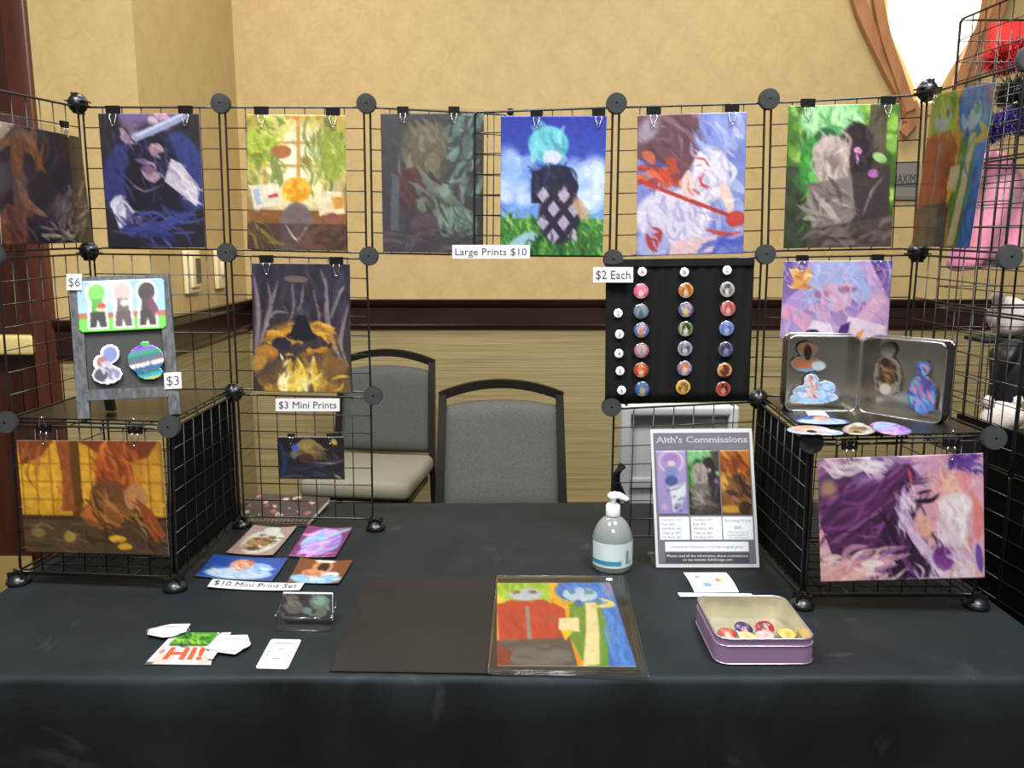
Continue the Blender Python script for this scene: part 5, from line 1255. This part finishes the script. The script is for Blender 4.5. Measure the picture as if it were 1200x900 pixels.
# hand sanitiser
c_ = on_z(717, 664, 0)
t = thing('sanitizer_bottle', c_, 'clear hand sanitiser bottle with white pump on the table', 'bottle')
GEL = mat('gel', '#a3aba7', .12, trans=.55, spec=.5)
rb = .0405
prof2 = [(rb * .93, 0), (rb, .004), (rb * 1.01, .05), (rb, .07)] + [(rb * math.cos(a) * .66 + rb * .34 * (1 - a / 1.6) , .07 + .05 * math.sin(a)) for a in [.25, .5, .75, 1.0, 1.25, 1.45]] + [(.0135, .122)]
prof2 = [(a, z * .93) for a, z in prof2]
MB().lathe(prof2, 36, c_).build('bottle_body', GEL, t)
b = MB(); vs = []; fs = []
n_ = 30
for z in (.012, .062):
    for k in range(n_ + 1):
        a = math.radians(-165 + 150 * k / n_); vs.append(c_ + Vector(((rb * 1.02) * math.cos(a), (rb * 1.02) * math.sin(a), z)))
fs = [(k, k + 1, n_ + 2 + k, n_ + 1 + k) for k in range(n_)]
lab_ = b.add(vs, fs, True).build('label', mat('label_paper', '#b9c6c8', .5), t)
def ring_patch(a0, a1, z0, z1, m, name, n=12):
    vs = [c_ + Vector((rb * 1.035 * math.cos(math.radians(a0 + (a1 - a0) * k / n)), rb * 1.035 * math.sin(math.radians(a0 + (a1 - a0) * k / n)), z)) for z in (z0, z1) for k in range(n + 1)]
    MB().add(vs, [(k, k + 1, n + 2 + k, n + 1 + k) for k in range(n)], True).build(name, m, lab_)
ring_patch(-165, -70, .018, .0265, mat('teal_band', '#2c7f9c', .5), 'band')
for k in range(8): ring_patch(-56, -46, .020 + k * .0035, .0215 + k * .0035, INKB, 'barcode_line', 3)
ring_patch(-42, -37, .018, .025, MATS['teal_band'], 'mark', 3)
WP = mat('white_plastic', '#e6e6e4', .35)
MB().lathe([(.0135, .109), (.0145, .111), (.0145, .130), (.0125, .133), (.006, .134)], 24, c_).build('pump_collar', WP, t)
MB().lathe([(.0055, .134), (.0055, .143), (.0115, .146), (.012, .152), (.008, .156), (.003, .157)], 20, c_).build('pump_head', WP, t)
MB().tube([c_ + Vector((0, 0, .152)), c_ + Vector((.012, -.004, .1515)), c_ + Vector((.024, -.008, .147)), c_ + Vector((.028, -.0095, .143))], [.0075, .007, .0055, .0045], 10).build('pump_nozzle', WP, t)

# commission sign in an acrylic stand
s_bl, s_br = on_z(769, 665, .003), on_z(890, 665, .003)
s_tl, s_tr = at(762, 503, s_bl.y + .055), at(881, 502, s_br.y + .055)
q = Quad(s_tl, s_tr, s_br, s_bl)
t = thing('commission_sign', (s_bl + s_br) / 2, 'grey Aith\'s Commissions price sheet in a clear acrylic stand', 'sign')
paper = slab(q, 'sheet', PAPER, .0006, t)
SG = mat('sign_grey', '#6c6873', .55); SGD = mat('sign_dark', '#45434b', .55); SW = mat('sign_panel', '#e2e4ea', .6); SWT = mat('sign_white_ink', '#e8e8ec', .55); SGI = mat('sign_grey_ink', '#8c8e98', .6)
slab(q.sub(.025, .028, .972, .975, .0003), 'grey_ground', SG, .0003, paper)
text(q, "Aith's Commissions", .5, .078, .0125, SWT, paper, w=q.w * .90, h=.0006, bold=.012)
text(q, "Aith's Commissions", .5, .078, .0125, SG, paper, w=q.w * .895, h=.0009, bold=-.022)
for u, w_ in ((.175, 'Chibi'), (.49, 'Rendered'), (.81, 'Illustration')): text(q, w_, u, .132, .0042, SGI, paper, h=.0006)
def a_thumb1():
    A = Art(30, 58, '#b8a4d8', '#a494cc'); A.e(.5, .17, .42, .18, '#e8dce8', 1, .1).e(.5, .17, .37, .155, '#b49cd0', 1, .1).e(.5, .14, .24, .09, '#b088cc').e(.5, .2, .13, .05, '#ecd4dc').e(.5, .33, .24, .09, '#8c98d0').e(.48, .47, .22, .08, '#4c5c98').p([(.4, .58), (.95, .5), (.95, .65), (.75, .9), (.5, .98), (.45, .7)], '#eceef6').many(8, (.55, .72, .85, .98), .1, .012, -.5, .3, ['#3c4878'], .9).s_([(.3, .63), (.6, .6), (.9, .52)], .01, '#33304c').e(.2, .88, .1, .06, '#d8a8d4'); return A.grain(.05)
def a_thumb2():
    A = a_forest(60, 112); A.im = A.im[12:70, 6:36 + 20:1][:, :30]; A.w, A.h = 30, 58; A.mask = np.ones((58, 30), bool)
    B = a_forest(40, 62); A.im = B.im[2:60, 5:35]; return A
def a_thumb3():
    A = Art(30, 58, '#c8842c', '#7a4a20'); A.many(40, (.1, 0, .95, .5), .2, .03, 1.2, .6, ['#a85424', '#e0a040', '#7a3416', '#c86c30'], .8).e(.1, .5, .2, .12, '#f0b848', .9, .8).e(.62, .55, .3, .2, '#6a4428').many(30, (.3, .4, 1, .85), .18, .03, .8, .7, ['#8a5c34', '#4a2c18', '#a87448', '#38221a'], .8).e(.3, .92, .4, .06, '#d8a040', .9, .4).e(.75, .9, .2, .1, '#4a2c18'); return A.grain(.08)
for u0, u1, A in ((.045, .335, a_thumb1()), (.35, .655, a_thumb2()), (.668, .958, a_thumb3())): art_slab(q.sub(u0, .158, u1, .618, .0009), A, 'picture', PRINT, .0004, paper)
for u0, u1, L_ in ((.05, .34, ['Headshot: $15', 'Bust: $20', 'Half Body: $25', 'Thigh-up: $30', 'Full Body: $35']), (.355, .655, ['Headshot: $35', 'Bust: $45', 'Half Body: $55', 'Thigh-up: $65', 'Full Body: $75'])):
    slab(q.sub(u0, .635, u1, .80, .0008), 'price_panel', SW, .0003, paper)
    for k, w_ in enumerate(L_): text(q, w_, u0 + .02, .655 + .0315 * k, .0048, SGI, paper, h=.0011, align='LEFT')
slab(q.sub(.665, .635, .958, .80, .0008), 'price_panel', SW, .0003, paper)
text(q, 'Starting Price', .81, .662, .0058, SGI, paper, w=q.w * .26, h=.0011); text(q, '$65', .81, .712, .0065, SGI, paper, h=.0011)
for k, w_ in enumerate(('Final price is', 'completely dependent on', 'the commission')): text(q, w_, .81, .745 + .02 * k, .003, SGI, paper, w=q.w * .2, h=.0011)
slab(q.sub(.095, .815, .905, .885, .0008), 'note_panel', SW, .0003, paper); text(q, 'Additional Character: +1/2 the original price', .5, .85, .005, SGI, paper, w=q.w * .7, h=.0011)
slab(q.sub(.095, .895, .905, .965, .0008), 'footer_panel', SGD, .0003, paper)
text(q, 'Please read all the information about commissions', .5, .915, .0048, SWT, paper, w=q.w * .78, h=.0011); text(q, 'on my website AithDesign.com', .5, .943, .0048, SWT, paper, w=q.w * .48, h=.0011)
slab(q.sub(-.012, -.045, 1.055, 1.0, .0025), 'acrylic_front', ACRYL, .0012, t)
slab(Quad(s_bl + Vector((-.004, .09, 0)), s_br + Vector((.004, .09, 0)), s_br, s_bl), 'acrylic_foot', ACRYL, .002, t)

# payment card
k_bl, k_br = on_z(814, 694, .0012), on_z(866, 694, .0012)
q = Quad(at(801, 671, k_bl.y + .035), at(851, 671, k_br.y + .035), k_br, k_bl)
q.curl = lambda u, v: .004 * math.sin(v * math.pi)
t = thing('payment_card', (k_bl + k_br) / 2, 'white bent card with small coloured payment marks, behind the purple tin', 'card')
sh = slab(q, 'sheet', mat('bluish_card', '#e4eaf2', .5), .0005, t, nu=1, nv=8)
def mark(u0, v0, u1, v1, c, name='payment_mark'): slab(q.sub(u0, v0, u1, v1, .0006), name, mat('ink_' + c, '#' + c, .5), .0003, sh)
mark(.17, .22, .30, .32, '6a6c74'); mark(.34, .22, .75, .27, 'b4c4d4'); mark(.24, .40, .42, .47, '9aa0a8'); mark(.28, .58, .46, .76, '4a66c4')
for u, c in ((.66, 'c84a34'), (.74, 'e8963c')):
    MB().prism([q.P(u + .06 * math.cos(a), .44 + .085 * math.sin(a), .0008 if c == 'c84a34' else .0006) for a in [i * math.pi / 8 for i in range(16)]], q.n * -.0002).build('round_mark', mat('ink_' + c, '#' + c, .5), sh)
mark(.62, .66, .74, .70, 'c8c8d0'); mark(.76, .66, .83, .73, 'e08c9c')
f_ = quad_px(TQ(.0018), (794, 694.5), (880, 695.5), (884, 699), (797, 699)); slab(f_, 'card_foot', PAPER, .0006, t)

# ------------------------------------------------------------------ tins
TINP = mat('mauve_paint', '#84688a', .35, coat=.3); TINS = mat('tin_metal', '#bab6aa', .16, 0.93, var=.05); TINK = mat('black_tin', '#0e0d0d', .3, coat=.4)
TINR = mat('tin_rim', '#b9aebc', .25, .8)
def rrect(w, h, r, n=6):
    out = []
    for cx_, cy_, a0 in ((w / 2 - r, h / 2 - r, 0), (-w / 2 + r, h / 2 - r, 90), (-w / 2 + r, -h / 2 + r, 180), (w / 2 - r, -h / 2 + r, 270)):
        for k in range(n + 1):
            a = math.radians(a0 + 90 * k / n); out.append((cx_ + r * math.cos(a), cy_ + r * math.sin(a)))
    return out
def tin(t, c, X, Yv, N, w, h, d, r, outer, inner, rim, step=None):
    """open tin: c = middle of the base, N = direction of the opening"""
    pt = lambda p, z: c + X * p[0] + Yv * p[1] + N * z
    def loft(rings, name, m, cap):
        n = len(rings[0]); vs = [v for r_ in rings for v in r_]
        fs = [(i * n + k, i * n + (k + 1) % n, (i + 1) * n + (k + 1) % n, (i + 1) * n + k) for i in range(len(rings) - 1) for k in range(n)]
        fs.append(tuple(cap * n + k for k in range(n)))
        MB().add(vs, fs, False).build(name, m, t)
    o = rrect(w, h, r); o2 = rrect(w + .003, h + .003, r + .0015); i_ = rrect(w - .003, h - .003, r - .0015)
    rings = [[pt(p, 0) for p in o2], [pt(p, d * (step or .99)) for p in (o2 if step else o)]]
    if step: rings += [[pt(p, d * (step + .02)) for p in o], [pt(p, d) for p in o]]
    loft(rings, 'body', outer, 0)
    loft([[pt(p, d) for p in i_], [pt(p, .0015) for p in i_]], 'lining', inner, 1)
    MB().tube([pt(p, d) for p in o], .0016, 6, closed=True).build('rolled_rim', rim, t)
    if step: MB().tube([pt(p, d * (step + .01)) for p in o2], .001, 6, closed=True).build('bead', rim, t)
    MB().tube([pt(p, .001) for p in o2], .0012, 6, closed=True).build('base_bead', rim, t)
b_c = Vector((.3975, 1.297, T + .0015))
t = thing('candy_tin', b_c, 'open mauve metal tin of pin buttons at the front of the table', 'tin')
tin(t, b_c, Vector((1, 0, 0)), Vector((0, 1, 0)), Vector((0, 0, 1)), .153, .16, .042, .02, TINP, mat('bright_tin', '#cfcab4', .2, 0.75, var=.05), TINR, step=.72)
loose = [((852, 743.6), ('#a03c34', '#c85c48', '#e0b8a4'), 'rust red pin button against the left wall of the mauve tin'), ((871, 738), ('#3a2c54', '#4c3c6c', '#d8a8a0'), 'dark purple pin button in the mauve tin'), ((896, 737), ('#a82428', '#4c2c30', '#d8a098'), 'bright red pin button in the mauve tin'),
         ((922, 743.6), ('#d8ac50', '#e0c070', '#c88c60'), 'yellow pin button at the right of the mauve tin'), ((875, 747), ('#e0c080', '#e8d098', '#d8a078'), 'pale yellow pin button at the front of the mauve tin'), ((896, 746), ('#d8a8a4', '#e0bcb4', '#b88890'), 'pale pink pin button at the front of the mauve tin')]
for k, ((x, y), cs_, lb) in enumerate(loose):
    z_ = .016 if k in (1, 2) else .012
    button(on_z(x, y, z_), Vector((.15 * math.sin(k * 2.1), -.35 if k in (1, 2) else -.12, 1)), .0158, bart(*cs_, k), lb, 'buttons in the mauve tin')
    bpy.context.view_layer.update()

# hinged display tin on the right cube
zr = sum(v.z for v in RTOP.q) / 4 - T + .001
A_, B_, C_ = on_z(920, 482, zr), on_z(1004, 481, zr), on_z(1102, 498, zr)
B_ = (on_z(1004, 481, zr) + on_z(1005, 485, zr)) / 2
t = thing('display_tin', B_, 'black hinged tin opened like a book on the right cube', 'tin')
htin = .146
def standing(P0, P1):
    X = (P1 - P0).normalized(); w = (P1 - P0).length; N = Vector((X.y, -X.x, 0))
    if N.dot(CAM - P0) < 0: N = -N
    d_ = .036
    c = (P0 + P1) / 2 - N * d_ + Vector((0, 0, htin / 2 + .0015))
    tin(t, c, X, Vector((0, 0, 1)), N, w, htin, d_, .014, TINK, TINS, CHROME)
    q = Quad(c - X * w / 2 + Vector((0, 0, htin / 2)), c + X * w / 2 + Vector((0, 0, htin / 2)), c + X * w / 2 - Vector((0, 0, htin / 2)), c - X * w / 2 - Vector((0, 0, htin / 2)))
    return q
q1 = standing(A_, B_ - Vector((.002, 0, 0))); q2 = standing(B_ + Vector((.002, 0, 0)), C_)
f1 = plane_of(q1, .012); f2 = plane_of(q2, .012)
GC = 'acrylic charms in the display tin'
A = blobs(34, 40, '#b88058', [(.5, .3, .2, .28, '#c89868'), (.5, .35, .12, .24, '#3a2420'), (.45, .72, .32, .12, '#c87c58'), (.8, .75, .2, .14, '#cfe0ee'), (.4, .92, .4, .08, '#7cb0e0')]); cut(A, (.5, .25, .28, .24), (.45, .7, .42, .24), (.8, .76, .2, .16)); outline(A, '#9ab0c8', 1)
tag(art_slab(quad_px(f1, (925, 399), (968, 400), (968, 438), (926, 438)), A, 'acrylic_charm', FOIL, .003), 'brown figure charm, upper in the left half of the black tin', 'charm', GC)
A = blobs(50, 36, '#a4c8ec', [(.4, .4, .16, .34, '#c8dcf4')], [(60, (.05, .4, .95, 1), .25, .035, .2, .9, ['#c8dcf4', '#7ca4dc', '#e4ecf8', '#a0c4f0', '#6c94d4'], .8), (18, (.34, .12, .6, .75), .2, .03, 1.1, .5, ['#dc8c74', '#f0d0b8', '#c06454', '#e8b49c'], .9)]); cut(A, (.45, .3, .16, .26), (.74, .5, .2, .24), (.5, .78, .5, .2), (.3, .65, .25, .25)); outline(A, '#c8d8ea', 1)
tag(art_slab(quad_px(f1, (925, 436), (983, 437), (982, 474), (926, 475)), A, 'acrylic_charm', FOIL, .003), 'pale blue cloud charm, lower in the left half of the black tin', 'charm', GC)
tag(art_slab(quad_px(f2, (1023, 400), (1058, 402), (1056, 467), (1022, 464)), charm_jar('b'), 'acrylic_charm', FOIL, .003), 'brown bottle-shaped charm in the right half of the black tin', 'charm', GC)
tag(art_slab(quad_px(f2, (1063, 422), (1100, 424), (1098, 489), (1062, 485)), charm_jar('p'), 'acrylic_charm', FOIL, .003), 'blue and pink bottle-shaped charm in the right half of the black tin', 'charm', GC)
def top_sticker(px, A, label, dz=.0012):
    A.ink = 0.5
    tag(art_slab(quad_px(TQ(zr + dz), *px), A, 'sticker', PRINT, .0006), label, 'sticker', 'stickers lying on the right cube')
A = mini_blue(); cut(A, (.5, .62, .48, .36), (.4, .35, .25, .32)); top_sticker([(936, 484.5), (996, 489), (998, 498), (928, 496)], A, 'light blue sticker lying behind the peach one on the right cube')
A = blobs(44, 24, '#a8c4e8', [(.35, .4, .3, .4, '#d8a088'), (.6, .6, .3, .3, '#e4d4cc')], [(16, (0, .2, 1, .9), .4, .06, .2, .6, ['#b8d0ec', '#d89478', '#7c9cd4', '#f0e0d8'], .8)]); cut(A, (.4, .5, .4, .46), (.7, .65, .3, .3)); top_sticker([(928, 497), (985, 500), (990, 511), (918, 508)], A, 'peach and blue sticker at the front left of the right cube')
A = mini_jar(); cut(A, (.5, .55, .48, .44), (.5, .2, .25, .2)); top_sticker([(990, 494), (1022, 496), (1030, 510), (984, 509)], A, 'brown jar sticker lying in the middle of the right cube', .0016)
A = mini_pink(); cut(A, (.5, .5, .46, .48)); top_sticker([(1012, 492), (1056, 495), (1080, 510), (1026, 510)], A, 'pink and violet sticker lying at the right of the brown one', .002)
tag(slab(quad_px(TQ(zr + .001), (944, 481.5), (966, 482.5), (972, 488.5), (948, 488)), 'blank_tag', PAPER, .0006), 'small white tag at the foot of the black tin', 'tag')

# ------------------------------------------------------------------ the neighbouring stall on the right
nc = [Vector((.95, 1.88, 0)), Vector((.975, 1.58, 0)), Vector((1.0, 1.28, 0))]
zn = [T + 1.12 - .305 * k for k in range(6)] + [0.02]
t = thing('gridwall', (1.1, 1.7, 0), 'tall black gridwall of the neighbouring stall at the right edge', 'display rack')
def zz(v, z): return Vector((v.x, v.y, z))
for k in range(6):
    c7 = 7 if k < 5 else 3
    for i in range(2): panel(zz(nc[i], zn[k]), zz(nc[i + 1], zn[k]), zz(nc[i + 1], zn[k + 1]), zz(nc[i], zn[k + 1]), t, inset=.003)
    for i in range(2):
        a, b_ = nc[0] + Vector((.305 * i, 0, 0)), nc[0] + Vector((.305 * (i + 1), 0, 0))
        panel(zz(a, zn[k]), zz(b_, zn[k]), zz(b_, zn[k + 1]), zz(a, zn[k + 1]), t, inset=.003)
q = Quad(zz(nc[0], T + .29) + Vector((.006, -.12, 0)), zz(nc[2], T + .29) + Vector((.006, 0, 0)), zz(nc[2], .03) + Vector((.006, 0, 0)), zz(nc[0], .03) + Vector((.006, -.12, 0)))
slab(q, 'black_panel', SHEETD, .004, t)
def fluff(name, pts, rad, n, ln, m, label, cat, core=None):
    t = thing(name, Vector(pts[0]), label, cat)
    MB().tube(pts, rad, 10).build('core', m, t)
    b = MB(); R = random.Random(5)
    for i in range(n):
        k = R.random() * (len(pts) - 1); j = int(k); p = Vector(pts[j]).lerp(Vector(pts[min(j + 1, len(pts) - 1)]), k - j)
        dd = Vector((R.gauss(0, 1), R.gauss(0, 1), R.gauss(0, 1))).normalized(); r_ = rad[0] if isinstance(rad, list) else rad
        a = p + dd * r_ * .8; e = a + (dd + Vector((R.gauss(0, .3), R.gauss(0, .3), -.3))).normalized() * ln; s = dd.cross(Vector((.3, .5, .8))).normalized() * ln * .12; s2 = dd.cross(s).normalized() * ln * .12
        b.add([a + s, a - s, a + s2, e], [(0, 1, 3), (1, 2, 3), (2, 0, 3)])
    o = b.build('tufts', m, t); o['kind'] = 'stuff'
    p0 = Vector(pts[1]); MB().tube([p0, p0 + Vector((0, -.02, .03)), Vector((p0.x, 1.882, p0.z + .035))], .002, 6).build('hook', CHROME, t)
    return t
YP = 2.0
def satin(name, px0, px1, y0, y1, Y, m, label, cat, amp=.012, n=40, flare=1.0, depth=.06):
    P0, P1 = at(px0, y0, Y), at(px1, y0, Y); Q0, Q1 = at(px0, y1, Y), at(px1, y1, Y)
    cx_ = (P0.x + P1.x) / 2; hw = (P1.x - P0.x) / 2; z1, z0 = P0.z, Q0.z
    t = thing(name, (cx_, Y, z0), label, cat); b = MB(); rings = []; nz_ = 14
    for i in range(nz_ + 1):
        f = i / nz_; z = z1 + (z0 - z1) * f; w = hw * (math.sin(min(1, f * 3 + .25) * math.pi / 2)) * (1 + (flare - 1) * f)
        rings.append([Vector((cx_ + w * math.cos(a) * (1 + .06 * math.sin(7 * a + f * 4)), Y + depth * math.sin(a) * (1 + .3 * math.sin(5 * a + f * 6)) * min(1, f * 3 + .3), z + .012 * math.sin(3 * a) * f)) for a in [2 * math.pi * k / n for k in range(n)]])
    vs = [v for r_ in rings for v in r_]
    fs = [(i * n + k, i * n + (k + 1) % n, (i + 1) * n + (k + 1) % n, (i + 1) * n + k) for i in range(nz_) for k in range(n)] + [tuple(range(n)), tuple(nz_ * n + k for k in reversed(range(n)))]
    b.add(vs, fs, True).build('fabric', m, t)
    MB().tube([Vector((cx_, Y, z1 - .01)), Vector((cx_, Y - .02, z1 + .02)), Vector((cx_, 1.885, z1 + .03))], .002, 6).build('hook', CHROME, t)
    return t
PINK = mat('pink_satin', '#c47a92', .4, var=.25, vscale=9, sheen=.3, bump=.3, bscale=25)
satin('hanging_garment', 1126, 1200, 178, 312, 2.06, PINK, 'pink satin garment hanging behind the neighbouring gridwall', 'garment', flare=1.1)
fluff('feather_boa', [at(1152, 158, 1.945), at(1172, 144, 1.94), at(1196, 140, 1.945), at(1222, 148, 1.945)], .015, 900, .026, mat('purple_fluff', '#3c2878', .8), 'dark purple fluffy boa above the pink garment', 'boa')
fluff('red_wig', [at(1168, 70, 1.99), at(1187, 64, 1.98), at(1212, 62, 1.99)], .020, 900, .03, mat('red_fluff', '#b01c24', .7), 'fluffy red wig below the red packet, top right', 'wig')
q = Quad(at(1163, 26, 2.02), at(1215, 22, 2.02), at(1213, 62, 2.02), at(1160, 62, 2.02)); t = thing('red_packet', q.P(.5, 1), 'flat bright red packet hanging at the upper right edge', 'packet')
slab(q, 'packet_body', mat('red_film', '#c8302c', .3, var=.2, vscale=20), .02, t); slab(q.sub(.1, .0, .2, 1, .002), 'packet_stripe', mat('packet_stripe', '#e06a5c', .3), .002, t)
fluff('black_wig', [at(1182, 108, 1.97), at(1202, 112, 1.96), at(1222, 116, 1.97)], .022, 700, .03, mat('black_hair', '#150e12', .5), 'black curly wig hanging under the red wig', 'wig')
fluff('gold_tinsel', [at(1192, 132, 2.12), at(1200, 138, 2.12), at(1212, 142, 2.12)], .016, 300, .02, mat('gold_tinsel', '#c8a848', .3, .7), 'gold tinsel bundle beside the purple boa', 'tinsel')
satin('black_bag', 1166, 1225, 398, 470, 1.97, mat('black_nylon', '#141216', .5, var=.3, vscale=15), 'black fabric bag hanging low behind the neighbouring gridwall', 'bag', depth=.05)
def plush(px, py, Y, r, m, label):
    c_ = at(px, py, Y); t = thing('soft_toy', c_ - Vector((0, 0, r)), label, 'soft toy')
    bm = bmesh.new(); bmesh.ops.create_icosphere(bm, subdivisions=3, radius=r)
    for v in bm.verts: v.co = Vector((v.co.x * 1.3, v.co.y, v.co.z)) * (1 + .12 * math.sin(v.co.x * 90) * math.sin(v.co.z * 80 + 1)); v.co += c_
    bm.verts.index_update(); b = MB(); b.add([v.co.copy() for v in bm.verts], [tuple(v.index for v in f.verts) for f in bm.faces], True); bm.free(); b.build('body', m, t)
    for s in (-1, 1): MB().tube([c_ + Vector((s * r * .7, 0, r * .6)), c_ + Vector((s * r * .95, 0, r * 1.1)), c_ + Vector((s * r * 1.0, 0, r * 1.35))], [r * .4, r * .33, r * .12], 10).build('ear', m, t)
    return t
WPL = mat('white_plush', '#c4bab4', .9, bump=.6, bscale=200)
tp = plush(1174, 489, 1.72, .034, WPL, 'white soft toy tucked behind the right cube corner')
tp2 = plush(1188, 372, 2.12, .05, WPL, 'off-white soft toy at the right edge beside the chair rail')
# shelves that carry the toys
for (x, y, z, w_) in ((tp.location.x, 1.72, tp.location.z, .2), (tp2.location.x, 2.12, tp2.location.z, .25)):
    o = MB().box((x + .03, y, z - .006), (w_, .1, .01), bev=.002).build('wire_shelf', PLAST); tag(o, 'narrow black shelf under the ' + ('white' if y < 2 else 'off-white') + ' soft toy, right edge', 'shelf')
